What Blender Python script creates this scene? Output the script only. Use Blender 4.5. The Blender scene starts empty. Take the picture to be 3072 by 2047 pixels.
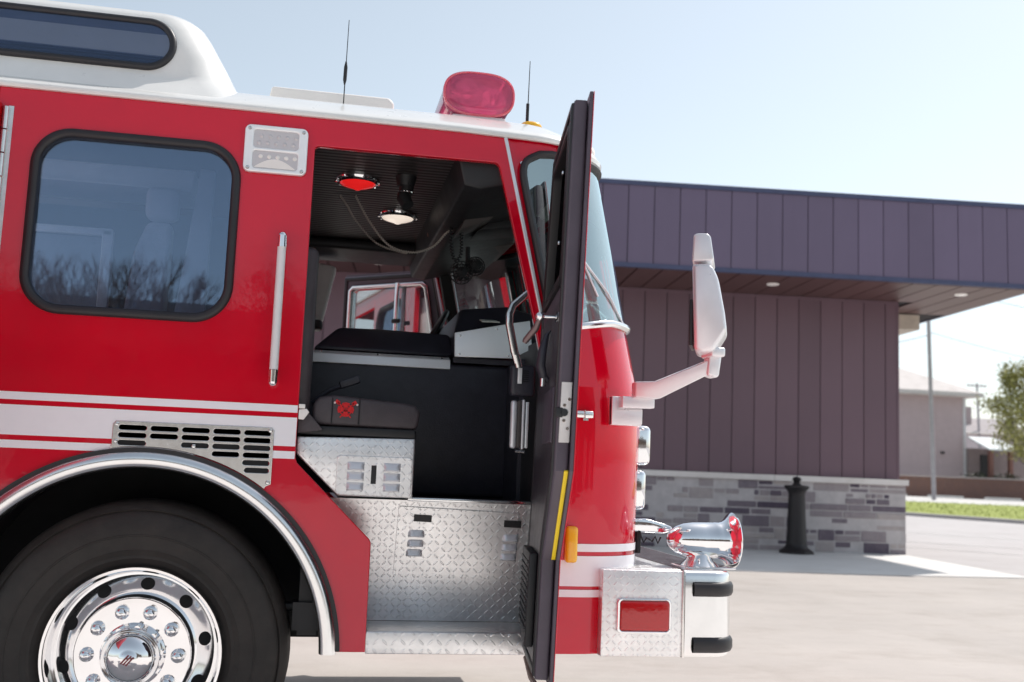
import bpy, bmesh, math, random
from math import sin, cos, pi, sqrt, atan2, radians
from mathutils import Vector, Matrix

random.seed(7)
S = bpy.context.scene
C = S.collection

# ------------------------------------------------------------------ helpers
def mk(name, me, parent=None, loc=None, smooth=40):
    o = bpy.data.objects.new(name, me)
    C.objects.link(o)
    if smooth and len(me.polygons):
        me.polygons.foreach_set('use_smooth', [True] * len(me.polygons))
        me.set_sharp_from_angle(angle=radians(smooth))
    if loc is not None:
        o.location = loc
    if parent is not None:
        o.parent = parent
    return o

def thing(name, label, cat, loc=(0, 0, 0), group=None):
    o = bpy.data.objects.new(name, None)
    C.objects.link(o)
    o.location = loc
    o['label'] = label
    o['category'] = cat
    if group: o['group'] = group
    o.empty_display_size = .2
    return o

def tag(o, label, cat, group=None):
    o['label'] = label; o['category'] = cat
    if group: o['group'] = group
    return o

def struct(o):
    o['kind'] = 'structure'
    return o

class MB:
    """collects shapes into one mesh"""
    def __init__(s): s.v = []; s.f = []; s.m = []
    def add(s, vs, fs, mi=0):
        b = len(s.v); s.v += [tuple(v) for v in vs]
        for f in fs: s.f.append([b + i for i in f]); s.m.append(mi)
    def box(s, x0, y0, z0, x1, y1, z1, mi=0, bev=0):
        if bev:
            bm = bmesh.new(); bmesh.ops.create_cube(bm, size=1)
            for v in bm.verts:
                v.co = Vector(((x0+x1)/2+v.co.x*(x1-x0), (y0+y1)/2+v.co.y*(y1-y0), (z0+z1)/2+v.co.z*(z1-z0)))
            bmesh.ops.bevel(bm, geom=bm.edges[:], offset=bev, segments=3, profile=.5, affect='EDGES', clamp_overlap=True)
            s.bm(bm, mi); return
        s.add([(x0,y0,z0),(x1,y0,z0),(x1,y1,z0),(x0,y1,z0),(x0,y0,z1),(x1,y0,z1),(x1,y1,z1),(x0,y1,z1)],
              [(0,3,2,1),(4,5,6,7),(0,1,5,4),(1,2,6,5),(2,3,7,6),(3,0,4,7)], mi)
    def bm(s, bm, mi=0):
        bm.verts.index_update()
        s.add([v.co[:] for v in bm.verts], [[v.index for v in f.verts] for f in bm.faces], mi); bm.free()
    def prism(s, pts, off, mi=0, bev=0):
        """pts: planar 3D loop, off: extrusion vector"""
        bm = bmesh.new()
        a = [bm.verts.new(p) for p in pts]; off = Vector(off)
        b = [bm.verts.new(Vector(p) + off) for p in pts]; n = len(pts)
        bm.faces.new(a[::-1]); bm.faces.new(b)
        for i in range(n): bm.faces.new((a[i], a[(i+1) % n], b[(i+1) % n], b[i]))
        bmesh.ops.recalc_face_normals(bm, faces=bm.faces[:])
        if bev: bmesh.ops.bevel(bm, geom=bm.edges[:], offset=bev, segments=3, profile=.5, affect='EDGES', clamp_overlap=True)
        s.bm(bm, mi)
    def tube(s, path, r, n=10, mi=0, cap=True, flat=1.0):
        path = [Vector(p) for p in path]
        rs = r if isinstance(r, (list, tuple)) else [r] * len(path)
        vs = []; up = None
        for i, p in enumerate(path):
            t = (path[min(i+1, len(path)-1)] - path[max(i-1, 0)]).normalized()
            if up is None:
                up = Vector((0, 0, 1)) if abs(t.z) < .9 else Vector((1, 0, 0))
            a = t.cross(up).normalized(); up = a.cross(t).normalized()
            for k in range(n):
                w = 2*pi*k/n
                vs.append(p + a*cos(w)*rs[i] + up*sin(w)*rs[i]*flat)
        fs = []
        for i in range(len(path)-1):
            for k in range(n):
                fs.append((i*n+k, i*n+(k+1) % n, (i+1)*n+(k+1) % n, (i+1)*n+k))
        if cap:
            fs.append(tuple(range(n))[::-1]); fs.append(tuple(range((len(path)-1)*n, len(path)*n)))
        s.add(vs, fs, mi)
    def lathe(s, prof, c, axis='Y', n=48, mi=0, mis=None):
        """prof list of (r, h) ; h measured along axis"""
        c = Vector(c); rings = []
        vs = []
        for r, h in prof:
            for k in range(n):
                w = 2*pi*k/n
                if axis == 'Y': p = (r*cos(w), h, r*sin(w))
                elif axis == 'X': p = (h, r*cos(w), r*sin(w))
                else: p = (r*cos(w), r*sin(w), h)
                vs.append(c + Vector(p))
        for i in range(len(prof)-1):
            fs = []
            for k in range(n):
                q = (i*n+k, i*n+(k+1) % n, (i+1)*n+(k+1) % n, (i+1)*n+k)
                fs.append(q if axis != 'Y' else q[::-1])
            b = len(s.f)
            for f in fs: rings.append((f, mis[i] if mis else mi))
        base = len(s.v); s.v += [tuple(v) for v in vs]
        for f, m in rings: s.f.append([base+i for i in f]); s.m.append(m)
    def grid(s, rows, mi=0, flip=False):
        n = len(rows[0]); vs = [p for r in rows for p in r]; fs = []
        for i in range(len(rows)-1):
            for k in range(n-1):
                q = (i*n+k, i*n+k+1, (i+1)*n+k+1, (i+1)*n+k)
                fs.append(q[::-1] if flip else q)
        s.add(vs, fs, mi)
    def sphere(s, c, r, mi=0, seg=16, sc=(1,1,1)):
        bm = bmesh.new(); bmesh.ops.create_uvsphere(bm, u_segments=seg, v_segments=seg//2, radius=r)
        for v in bm.verts: v.co = Vector(c) + Vector((v.co.x*sc[0], v.co.y*sc[1], v.co.z*sc[2]))
        s.bm(bm, mi)
    def build(s, name, mats, parent=None, loc=None, smooth=40, xf=None):
        me = bpy.data.meshes.new(name)
        v = s.v if xf is None else [(xf @ Vector(p))[:] for p in s.v]
        me.from_pydata(v, [], s.f)
        if not isinstance(mats, (list, tuple)): mats = [mats]
        for m in mats: me.materials.append(m)
        me.polygons.foreach_set('material_index', s.m)
        me.validate(); me.update()
        return mk(name, me, parent, loc, smooth)

def plate_mesh(loops, t, bev=0.0, res=2):
    """flat sheet with holes: first loop outer, rest holes. Local x,y, thickness along z (-t/2..t/2)."""
    cu = bpy.data.curves.new('sheet', 'CURVE'); cu.dimensions = '2D'; cu.fill_mode = 'BOTH'
    for lp in loops:
        sp = cu.splines.new('POLY'); sp.points.add(len(lp)-1); sp.use_cyclic_u = True
        for i, (a, b) in enumerate(lp): sp.points[i].co = (a, b, 0, 1)
    cu.extrude = max(t/2 - bev, 1e-5); cu.bevel_depth = bev; cu.offset = -bev; cu.bevel_resolution = res
    o = bpy.data.objects.new('sheet', cu); C.objects.link(o)
    dg = bpy.context.evaluated_depsgraph_get(); dg.update()
    me = bpy.data.meshes.new_from_object(o.evaluated_get(dg))
    bpy.data.objects.remove(o); bpy.data.curves.remove(cu)
    return me

XZ = Matrix(((1,0,0,0),(0,0,-1,0),(0,1,0,0),(0,0,0,1)))        # local x,y -> world x,z ; front (+z) faces -Y

def plate(name, loops, y0, y1, mat, parent=None, bev=.002, xf=None, smooth=40):
    """upright sheet between Y=y0 (front) and Y=y1"""
    me = plate_mesh(loops, abs(y1-y0), min(bev, abs(y1-y0)*.45))
    M = Matrix.Translation((0, (y0+y1)/2, 0)) @ XZ
    if xf is not None: M = xf @ M
    me.transform(M); me.materials.clear(); me.materials.append(mat)
    me.name = name
    return mk(name, me, parent, None, smooth)

def join_mesh(o, other):
    """merge another mesh object into o (same part), removing it"""
    bm = bmesh.new(); bm.from_mesh(o.data)
    k = len(o.data.materials)
    for m in other.data.materials: o.data.materials.append(m)
    n = len(bm.faces); bm.from_mesh(other.data); bm.faces.ensure_lookup_table()
    for f in bm.faces[n:]: f.material_index += k
    bm.to_mesh(o.data); bm.free(); bpy.data.objects.remove(other)
    o.data.polygons.foreach_set('use_smooth', [True]*len(o.data.polygons)); o.data.set_sharp_from_angle(angle=radians(40))
    return o

def split(o):
    """every loose piece of o becomes an object of its own under the same parent"""
    bm = bmesh.new(); bm.from_mesh(o.data); bm.faces.ensure_lookup_table()
    seen = set(); groups = []
    for f in bm.faces:
        if f.index in seen: continue
        st = [f]; seen.add(f.index); grp = []
        while st:
            q = st.pop(); grp.append(q.index)
            for v in q.verts:
                for h in v.link_faces:
                    if h.index not in seen: seen.add(h.index); st.append(h)
        groups.append(set(grp))
    bm.free(); out = []
    for grp in groups:
        bm = bmesh.new(); bm.from_mesh(o.data); bm.faces.ensure_lookup_table()
        bmesh.ops.delete(bm, geom=[f for f in bm.faces if f.index not in grp], context='FACES')
        me = bpy.data.meshes.new(o.name); bm.to_mesh(me); bm.free()
        for m in o.data.materials: me.materials.append(m)
        p = bpy.data.objects.new(o.name, me); C.objects.link(p); p.parent = o.parent; p.matrix_parent_inverse = o.matrix_parent_inverse.copy(); p.location = o.location
        out.append(p)
    bpy.data.objects.remove(o); return out

def rrect(x0, z0, x1, z1, r, n=8):
    p = []
    for cx, cz, a0 in ((x1-r, z1-r, 0), (x0+r, z1-r, 90), (x0+r, z0+r, 180), (x1-r, z0+r, 270)):
        for k in range(n+1):
            a = radians(a0 + 90*k/n); p.append((cx + r*cos(a), cz + r*sin(a)))
    return p

def circ(cx, cz, r, n=32): return [(cx + r*cos(2*pi*k/n), cz + r*sin(2*pi*k/n)) for k in range(n)]
def arc(cx, cz, r, a0, a1, n=24): return [(cx + r*cos(radians(a0+(a1-a0)*k/n)), cz + r*sin(radians(a0+(a1-a0)*k/n))) for k in range(n+1)]

# ------------------------------------------------------------------ materials
class NT:
    def __init__(s, name):
        s.mat = bpy.data.materials.new(name); s.mat.use_nodes = True
        s.t = s.mat.node_tree; s.b = s.t.nodes['Principled BSDF']; s.out = s.t.nodes['Material Output']
    def n(s, typ, **k):
        nd = s.t.nodes.new(typ)
        for a, v in k.items(): setattr(nd, a, v)
        return nd
    def l(s, a, b): s.t.links.new(a, b)
    def math(s, op, a, b=None, c=None):
        nd = s.n('ShaderNodeMath', operation=op)
        for i, x in enumerate((a, b, c)):
            if x is None: continue
            if isinstance(x, (int, float)): nd.inputs[i].default_value = x
            else: s.l(x, nd.inputs[i])
        return nd.outputs[0]
    def coord(s, kind='Object'): return s.n('ShaderNodeTexCoord').outputs[kind]
    def noise(s, scale, detail=4, rough=.6, co=None, out='Fac', vec_scale=None):
        nd = s.n('ShaderNodeTexNoise'); nd.inputs['Scale'].default_value = scale
        nd.inputs['Detail'].default_value = detail; nd.inputs['Roughness'].default_value = rough
        c = co if co is not None else s.coord()
        if vec_scale:
            mp = s.n('ShaderNodeMapping'); mp.inputs['Scale'].default_value = vec_scale; s.l(c, mp.inputs['Vector']); c = mp.outputs[0]
        s.l(c, nd.inputs['Vector']); return nd.outputs[out]
    def ramp(s, fac, stops):
        nd = s.n('ShaderNodeValToRGB'); e = nd.color_ramp.elements
        while len(e) > 1: e.remove(e[-1])
        e[0].position = stops[0][0]; e[0].color = (*stops[0][1], 1) if len(stops[0][1]) == 3 else stops[0][1]
        for p, c in stops[1:]:
            x = e.new(p); x.color = (*c, 1)
        s.l(fac, nd.inputs[0]); return nd.outputs[0]
    def bump(s, h, strength=.3, dist=.01):
        nd = s.n('ShaderNodeBump'); nd.inputs['Strength'].default_value = strength; nd.inputs['Distance'].default_value = dist
        s.l(h, nd.inputs['Height']); s.l(nd.outputs[0], s.b.inputs['Normal']); return nd
    def set(s, **k):
        for a, v in k.items():
            i = s.b.inputs[a.replace('_', ' ')]
            if isinstance(v, (tuple, list)) and len(v) == 3: v = (*v, 1)
            i.default_value = v
        return s

def g(v): return (v, v, v)

def simple(name, col, rough=.5, metal=0, var=.12, nscale=6, bump=0, bscale=60, coat=0, spec=.5, rvar=.08):
    m = NT(name); m.set(Metallic=metal, Roughness=rough)
    m.b.inputs['Specular IOR Level'].default_value = spec
    f = m.noise(nscale, 5, .65)
    lo = tuple(c*(1-var) for c in col); hi = tuple(min(1, c*(1+var)) for c in col)
    m.l(m.ramp(f, [(.3, lo), (.7, hi)]), m.b.inputs['Base Color'])
    f2 = m.noise(nscale*3.1, 4, .6)
    r = m.n('ShaderNodeMapRange'); r.inputs['To Min'].default_value = max(.01, rough-rvar); r.inputs['To Max'].default_value = rough+rvar
    m.l(f2, r.inputs['Value']); m.l(r.outputs[0], m.b.inputs['Roughness'])
    if coat: m.set(Coat_Weight=coat, Coat_Roughness=.04)
    if bump: m.bump(m.noise(bscale, 4, .6), bump, .004)
    return m.mat

def paint(name, col, coat_ior=1.7, dirt=.0):
    m = NT(name); m.b.inputs['Specular Tint'].default_value = (.8, .55, 1, 1); m.set(Roughness=.14, Coat_Weight=1.0, Coat_Roughness=.035, Coat_IOR=coat_ior)
    m.b.inputs['Specular IOR Level'].default_value = .22
    f = m.noise(2.2, 5, .6)
    m.l(m.ramp(f, [(.3, tuple(c*.9 for c in col)), (.7, tuple(min(1, c*1.06) for c in col))]), m.b.inputs['Base Color'])
    cr = m.n('ShaderNodeMapRange'); cr.inputs['To Min'].default_value = .004; cr.inputs['To Max'].default_value = .03
    m.l(m.noise(9, 5, .7), cr.inputs['Value']); m.l(cr.outputs[0], m.b.inputs['Coat Roughness'])
    b = m.n('ShaderNodeBump'); b.inputs['Strength'].default_value = .10; b.inputs['Distance'].default_value = .01
    m.l(m.noise(3.5, 4, .55), b.inputs['Height']); m.l(b.outputs[0], m.b.inputs['Coat Normal'])
    return m.mat

def tread(name, axes='XZ', cell=.034, base=.75, rough=.3):
    """bright aluminium tread plate: lozenges alternating +-45 degrees"""
    m = NT(name); m.set(Metallic=.85, Roughness=rough)
    sep = m.n('ShaderNodeSeparateXYZ'); m.l(m.coord(), sep.inputs[0])
    a = sep.outputs[axes[0]]; b = sep.outputs[axes[1]]
    x = m.math('MULTIPLY', a, 1/cell); y = m.math('MULTIPLY', b, 1/cell)
    par = m.math('MODULO', m.math('ABSOLUTE', m.math('ADD', m.math('FLOOR', x), m.math('FLOOR', y))), 2)
    p = m.math('SUBTRACT', m.math('MULTIPLY', m.math('ROUND', par), 2), 1)
    fx = m.math('SUBTRACT', m.math('FRACT', x), .5); fy = m.math('SUBTRACT', m.math('FRACT', y), .5)
    u = m.math('MULTIPLY', m.math('ADD', fx, m.math('MULTIPLY', p, fy)), .7071)
    v = m.math('MULTIPLY', m.math('SUBTRACT', fy, m.math('MULTIPLY', p, fx)), .7071)
    uu = m.math('POWER', m.math('ABSOLUTE', m.math('DIVIDE', u, .44)), 2)
    vv = m.math('POWER', m.math('ABSOLUTE', m.math('DIVIDE', v, .12)), 2)
    h = m.math('SUBTRACT', 1, m.math('ADD', uu, vv)); h = m.math('MAXIMUM', h, 0); h = m.math('MINIMUM', h, .6)
    m.bump(h, .7, .0028)
    f = m.noise(7, 5, .7)
    m.l(m.ramp(f, [(.25, g(base*.80)), (.75, g(min(1, base*1.08)))]), m.b.inputs['Base Color'])
    r = m.n('ShaderNodeMapRange'); r.inputs['To Min'].default_value = rough-.07; r.inputs['To Max'].default_value = rough+.16
    m.l(m.noise(16, 4, .7), r.inputs['Value']); m.l(r.outputs[0], m.b.inputs['Roughness'])
    return m.mat

def glass(name, tint, refl=.2, rough=.015, gtint=(1,1,1), fres=1.0):
    m = NT(name); t = m.t
    t.nodes.remove(m.b)
    tr = m.n('ShaderNodeBsdfTransparent'); tr.inputs[0].default_value = (*tint, 1)
    gl = m.n('ShaderNodeBsdfGlossy'); gl.inputs['Roughness'].default_value = rough; gl.inputs['Color'].default_value = (*gtint, 1)
    lw = m.n('ShaderNodeFresnel'); lw.inputs['IOR'].default_value = 1.5
    f = m.math('MINIMUM', m.math('ADD', m.math('MULTIPLY', lw.outputs[0], fres), refl), .97)
    mx = m.n('ShaderNodeMixShader'); m.l(f, mx.inputs[0]); m.l(tr.outputs[0], mx.inputs[1]); m.l(gl.outputs[0], mx.inputs[2])
    m.l(mx.outputs[0], m.out.inputs[0]); return m.mat

def lens_plastic(name, col, rough=.1, trans=.5, bump=0):
    m = NT(name); m.set(Base_Color=col, Roughness=rough, Transmission_Weight=trans, Coat_Weight=.6, Coat_Roughness=.03)
    if bump:
        w = m.n('ShaderNodeTexVoronoi'); w.inputs['Scale'].default_value = bump; m.l(m.coord(), w.inputs['Vector'])
        m.bump(w.outputs['Distance'], .22, .003)
    return m.mat

M = {}
M['red'] = paint('red_paint', (.64, .001, .017), 1.49)
M['red_sun'] = paint('red_paint_sunlit', (.55, .004, .006), 1.6)  # same truck red; sunlit tone of the rear door set in colour
M['white_paint'] = simple('white_gelcoat', (.80, .79, .76), .3, var=.04, coat=.6)
M['stripe'] = simple('white_reflective_stripe', (.90, .88, .91), .38, var=.03, coat=.3)
M['chrome'] = simple('chrome', (.86, .86, .87), .07, 1, var=.03, rvar=.03)
M['chrome_soft'] = simple('worn_chrome', (.82, .82, .82), .2, 1, var=.06)
M['steel'] = simple('polished_steel', (.72, .71, .69), .24, 1, var=.08, nscale=14)
M['alu'] = simple('brushed_aluminium', (.78, .79, .82), .38, .5, var=.06)
M['alu_white'] = simple('satin_aluminium_cover', (.95, .96, .97), .40, .35, var=.04)
M['cast'] = simple('cast_mirror_housing', (.80, .80, .82), .30, .45, var=.04)
M['tread'] = tread('tread_plate', 'XZ', .023, .96)
M['tread_step'] = tread('tread_plate_step', 'XZ', .033, .92, .3)
M['tread_fine'] = tread('tread_plate_bumper', 'XZ', .024, .90, .34)
M['tread_deck'] = tread('tread_plate_deck', 'XY', .034, .82, .28)
M['rubber'] = simple('black_rubber', (.018, .017, .02), .45, var=.2)
M['tyre'] = simple('tyre_rubber', (.019, .015, .013), .62, var=.5, nscale=7, bump=.3, bscale=45)
M['black'] = simple('black_trim', (.012, .012, .014), .5, var=.2)
M['vinyl'] = simple('black_vinyl', (.026, .025, .036), .40, var=.2, nscale=12, bump=.25, bscale=160)
M['seatv'] = simple('seat_vinyl', (.055, .044, .050), .48, var=.2, nscale=10, bump=.3, bscale=220)
M['dark'] = simple('dark_cavity', (.006, .006, .007), .8)
M['doorin'] = simple('charcoal_door_lining', (.035, .027, .036), .42, var=.15, bump=.15, bscale=90)
M['dooredge'] = simple('door_edge_paint', (.078, .060, .080), .42, var=.18, nscale=5, bump=.15, bscale=120)
M['grey_vinyl'] = simple('grey_vinyl', (.85, .80, .78), .5, var=.06)
M['dkgrey'] = simple('dark_grey_panel', (.07, .06, .058), .55, var=.12)
M['amber'] = lens_plastic('amber_lens', (1, .52, .01), .18, .05, 90)
M['redlens'] = lens_plastic('red_lens', (.50, .004, .008), .12, .1, 60)
M['beacon'] = glass('beacon_red_dome', (1, .34, .52), .05, .05)
def glow_plastic(name, col, tr=.45):
    m = NT(name); t = m.t; t.nodes.remove(m.b)
    a = m.n('ShaderNodeBsdfTranslucent'); a.inputs[0].default_value = (*col, 1)
    d = m.n('ShaderNodeBsdfDiffuse'); d.inputs[0].default_value = (*col, 1)
    b = m.n('ShaderNodeBsdfTransparent'); b.inputs[0].default_value = (1, .35, .5, 1)
    gl = m.n('ShaderNodeBsdfGlossy'); gl.inputs['Roughness'].default_value = .06
    x0 = m.n('ShaderNodeMixShader'); x0.inputs[0].default_value = .35; m.l(a.outputs[0], x0.inputs[1]); m.l(d.outputs[0], x0.inputs[2])
    x1 = m.n('ShaderNodeMixShader'); x1.inputs[0].default_value = tr; m.l(x0.outputs[0], x1.inputs[1]); m.l(b.outputs[0], x1.inputs[2])
    fr_ = m.n('ShaderNodeFresnel'); x2 = m.n('ShaderNodeMixShader'); m.l(fr_.outputs[0], x2.inputs[0]); m.l(x1.outputs[0], x2.inputs[1]); m.l(gl.outputs[0], x2.inputs[2])
    m.l(x2.outputs[0], m.out.inputs[0]); return m.mat
M['beacon'] = glow_plastic('beacon_red_plastic', (1, .24, .46), .5)
M['beacon_skin'] = lens_plastic('beacon_red_rim', (.9, .10, .16), .2, .3)
M['beacon_in'] = simple('beacon_inside', (.97, .16, .32), .5, var=.2, nscale=30)
M['clear'] = lens_plastic('clear_lens', (.75, .72, .74), .2, .25, 70)
M['yellow'] = simple('yellow_reflective_tape', (.95, .66, .005), .4, var=.06)
M['cream'] = simple('cream_fibreglass', (.88, .84, .80), .5, var=.04)
M['emb'] = simple('red_embroidery', (.62, .012, .016), .7, var=.15, nscale=80)
M['emb_white'] = simple('white_embroidery', (.75, .65, .62), .7)
M['bronze'] = simple('bronze_bar', (.22, .11, .08), .4, .3)
M['crew_glass'] = glass('crew_window_glass', (.62, .67, .76), .16, .008, (.52, .68, .92))
M['roof_glass'] = glass('roof_window_glass', (.55, .58, .66), .06, .02, (.6, .75, 1))
M['ws_glass'] = glass('windshield_glass', (.72, .86, .84), .42, .01, (.86, 1, 1))
M['near_glass'] = glass('dark_door_glass', (.10, .09, .12), .0, .03, (1, 1, 1), .08)
M['door_glass'] = glass('door_window_glass', (.62, .68, .70), .30, .01)
M['mirror_glass'] = simple('mirror_glass', (.9, .9, .9), .02, 1, var=.01, rvar=.01)

def ribbed(name, col, scale, axis, rough=.45):
    m = NT(name); m.set(Roughness=rough)
    w = m.n('ShaderNodeTexWave'); w.wave_type = 'BANDS'; w.bands_direction = axis; w.inputs['Scale'].default_value = scale
    m.l(m.coord(), w.inputs['Vector'])
    m.l(m.ramp(w.outputs['Fac'], [(.2, tuple(c*.25 for c in col)), (.7, col)]), m.b.inputs['Base Color'])
    m.bump(w.outputs['Fac'], .8, .006); return m.mat
M['ceiling'] = ribbed('ribbed_headliner', (.05, .04, .04), 7.5, 'Y')
M['blind'] = ribbed('ribbed_blind', (.17, .20, .29), 24, 'Z')

# lamps in the cab ceiling
def emis(name, col, e, lens):
    m = NT(name); m.set(Base_Color=lens, Roughness=.15, Coat_Weight=.7)
    m.b.inputs['Emission Color'].default_value = (*col, 1); m.b.inputs['Emission Strength'].default_value = e
    return m.mat
M['dome_red'] = emis('red_dome_lens', (1, .02, .02), .6, (.6, .01, .01))
M['dome_white'] = emis('white_dome_lens', (1, .85, .72), .85, (.8, .75, .7))

# ------------------------------------------------------------------ fire truck
W = 2.2
ft = thing('fire_truck', 'red and white fire engine with its front passenger door wide open', 'fire truck')
def sub(o): return o

AX, AZ = -.565, .52          # wheel arch centre
RA = .70                      # arch cut-out radius
# near side panel, with door opening and crew window
def side_loops():
    outer = [(-1.16, 2.515), (.672, 2.515), (.822, 1.902), (.872, 1.70), (.872, .60), (.858, .60)]
    outer += [(.858, 1.62), (.816, 1.797), (.740, 2.08), (.662, 2.372)]
    outer += arc(.642, 2.372, .018, 10, 90, 4)[1:] + arc(-.026, 2.372, .018, 90, 180, 4)
    outer += [(-.044, 1.225)] + [(-.036, 1.206), (.238, .942), (.245, .928), (.245, .541), (AX+RA, .541)]
    outer += arc(AX, AZ, RA, 5, 180-5, 48)
    outer += [(AX-RA, .541), (-1.16-.14, .541), (-1.30, .9), (-1.16, 1.0)]
    return outer
win = rrect(-1.005, 1.722, -.332, 2.340, .115, 10)
sp = plate('side_panel', [side_loops(), win], 0, .035, M['red'], ft, .004)
fp = plate('side_panel', [side_loops(), win], W-.035, W, M['red'], ft, .004)
# rear body beyond the crew door (mostly outside the picture)
b = MB()
for y0, y1 in ((0, .035), (W-.035, W)):
    b.box(-5.6, y0, .54, -2.02, y1, 2.515)
    b.box(-2.02, y0, 2.40, -1.16, y1, 2.515); b.box(-2.02, y0, .54, -1.30, y1, 1.0)
b.box(-5.6, .035, .54, -5.56, W-.035, 2.515)
b.build('rear_body', M['red'], ft)

# crew window
fr = plate('window', [rrect(-1.034, 1.694, -.304, 2.368, .14, 12), rrect(-1.000, 1.728, -.337, 2.334, .108, 12)], -.018, .03, M['rubber'], ft, .014)
fr['label'] = 'large crew cab window with thick black rubber gasket'
plate('pane', [rrect(-1.004, 1.724, -.333, 2.338, .112, 12)], .012, .018, M['crew_glass'], fr, 0)
fr2 = plate('window', [rrect(-1.034, 1.694, -.304, 2.368, .14, 12), rrect(-1.000, 1.728, -.337, 2.334, .108, 12)], W-.03, W+.018, M['rubber'], ft, .014)
plate('pane', [rrect(-1.004, 1.724, -.333, 2.338, .112, 12)], W-.018, W-.012, M['crew_glass'], fr2, 0)

# white stripes along the side
for y0, y1 in ((-.0025, .004), (W-.004, W+.0025)):
    for z0, z1 in ((1.387, 1.414), (1.265, 1.369), (1.220, 1.247)):
        plate('stripe', [[(-1.159, z0), (-.0465, z0), (-.0465, z1), (-1.159, z1)]], y0, y1, M['stripe'], ft, 0)

# wheel arch trim: black rubber + polished ring
def ring_pts(r): return arc(AX, AZ, r, 0, 180, 64)
def arch_ring(r0, r1, zb): return [(AX+r1, zb)] + arc(AX, AZ, r1, 4, 176, 64) + [(AX-r1, zb), (AX-r0, zb)] + arc(AX, AZ, r0, 176, 4, 64) + [(AX+r0, zb)]
plate('fender_rubber', [arch_ring(.698, .719, .545)], -.014, .02, M['rubber'], ft, 0)
b = MB()                                                       # rolled chrome fender: half-round section
pth = [(AX+.677, .535)] + arc(AX, AZ, .677, 1.5, 178.5, 72) + [(AX-.677, .535)]
sec = []
for (px, pz) in pth:
    a = atan2(max(pz-AZ, 0), px-AX) if pz > AZ+.02 else (0 if px > AX else pi)
    row = []
    for k in range(9):
        t = pi*k/8
        dr = .031*cos(t); dy = -.028*sin(t)
        row.append((px + dr*cos(a), -.004+dy, pz + dr*sin(a)))
    row.append((px - .031*cos(a), .05, pz - .031*sin(a)))
    sec.append(row)
b.grid(sec)
b.build('fender_trim', M['chrome_soft'], ft, smooth=60)
# wheel well liner
b = MB()
rows = []
for (px, pz) in arc(AX, AZ, .70, 3, 177, 40): rows.append([(px, .036, pz), (px, .62, pz)])
b.grid(rows)
b.prism([(x, .62, z) for x, z in arc(AX, AZ, .73, -2, 182, 32)], (0, .02, 0))
b.build('wheel_well', M['dark'], ft)
b = MB(); b.box(-.02, .10, .60, .24, .2, .70); b.box(-.1, .16, .66, .2, .22, .69, bev=.01)
split(b.build('step_bracket', M['black'], ft))

# engine vent grille, cut to the curve of the fender
vx0, vx1, vzt, vzb = -.679, -.124, 1.330, 1.122
lp = [(vx1-.008, vzt), (vx0+.01, vzt), (vx0, vzt-.012), (vx0, 1.246)]
for k in range(15):
    a = radians(99.5 - k*(99.5-54.6)/14); lp.append((AX+.722*cos(a), AZ+.722*sin(a)))
lp += [(-.142, 1.118), (-.124, 1.126), (vx1, vzt-.012)]
slots = []
cw = .104
for j in range(6):
    zc = 1.3075 - j*.0268
    for i in range(5):
        xc = -.611 + i*.1075
        x0, x1 = xc-.047, xc+.047
        def clear(x): return sqrt((x-AX)**2 + (zc-.0085-AZ)**2) > .731
        while x0 < x1-.03 and not clear(x0): x0 += .004
        if x1-x0 < .034 or not clear(x0): continue
        slots.append((x0, zc-.0085, x1, zc+.0085))
vg = plate('vent_grille', [lp] + [rrect(*s_, .0083, 5) for s_ in slots], -.007, .001, M['steel'], ft, .002)
b = MB(); b.box(vx0+.02, -.0025, 1.245, vx1-.012, -.0012, vzt-.012)
b.prism([(-.42, -.0025, 1.245), (-.137, -.0025, 1.245), (-.137, -.0025, 1.134)], (0, .0013, 0))
b.build('grille_backing', M['dark'], vg)
b = MB()
for x, z in ((-.665, 1.318), (-.137, 1.318), (-.136, 1.132), (-.665, 1.258), (-.4, 1.2505)): b.lathe([(0, -.0025), (.006, -.002), (.008, 0)], (x, -.007, z), n=12)
split(b.build('rivet', M['chrome_soft'], vg))

# scene light / warning light cluster
sl = plate('warning_light', [rrect(-.300, 2.264, -.071, 2.443, .022, 6), rrect(-.268, 2.357, -.104, 2.425, .012, 5), rrect(-.268, 2.279, -.104, 2.345, .012, 5)], -.024, -.001, M['alu_white'], ft, .005)
for z0, z1, kind in ((2.355, 2.427, 0), (2.277, 2.347, 1)):
    ln = plate('lens', [rrect(-.270, z0, -.102, z1, .012, 5)], -.019, -.004, M['clear'], sl, .003)
    b = MB()
    for i in range(5):
        for j in range(2):
            if kind == 0 or j == 1: b.lathe([(.0001, -.003), (.006, -.002), (.008, 0)], (-.247 + i*.031 + j*.008, -.019, z0+.022+j*.026), n=12)
    if kind == 1: b.prism([(x, -.0205, z) for x, z in [(-.262+.152*k/12, 2.283+.034*sin(pi*k/12)) for k in range(13)]], (0, .0015, 0))
    split(b.build('bulb', M['clear'] if kind == 0 else M['cream'], sl))
b = MB()
for x in (-.283, -.088):
    for z in (2.279, 2.428): b.lathe([(.0001, -.003), (.006, -.002), (.0075, 0)], (x, -.024, z), n=12)
split(b.build('screw', M['steel'], sl))

# grab handle by the door
h = MB()
h.tube([(-.139, -.055, 1.535), (-.139, -.055, 1.988)], .0155, 16)
gh = h.build('grab_handle', simple('handle_white_grip', (.78, .76, .76), .35, var=.05), ft)
for z, s_ in ((2.005, 1), (1.512, -1)):
    h = MB()
    h.tube([(-.139, -.055, z-s_*.022), (-.139, -.055, z+s_*.02)], [.018, .0165], 14)
    h.sphere((-.139, -.055, z+s_*.02), .0165, seg=14)
    h.tube([(-.139, -.055, z), (-.139, -.001, z)], .016, 12)
    h.build('handle_bracket', M['chrome'], gh)

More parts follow.
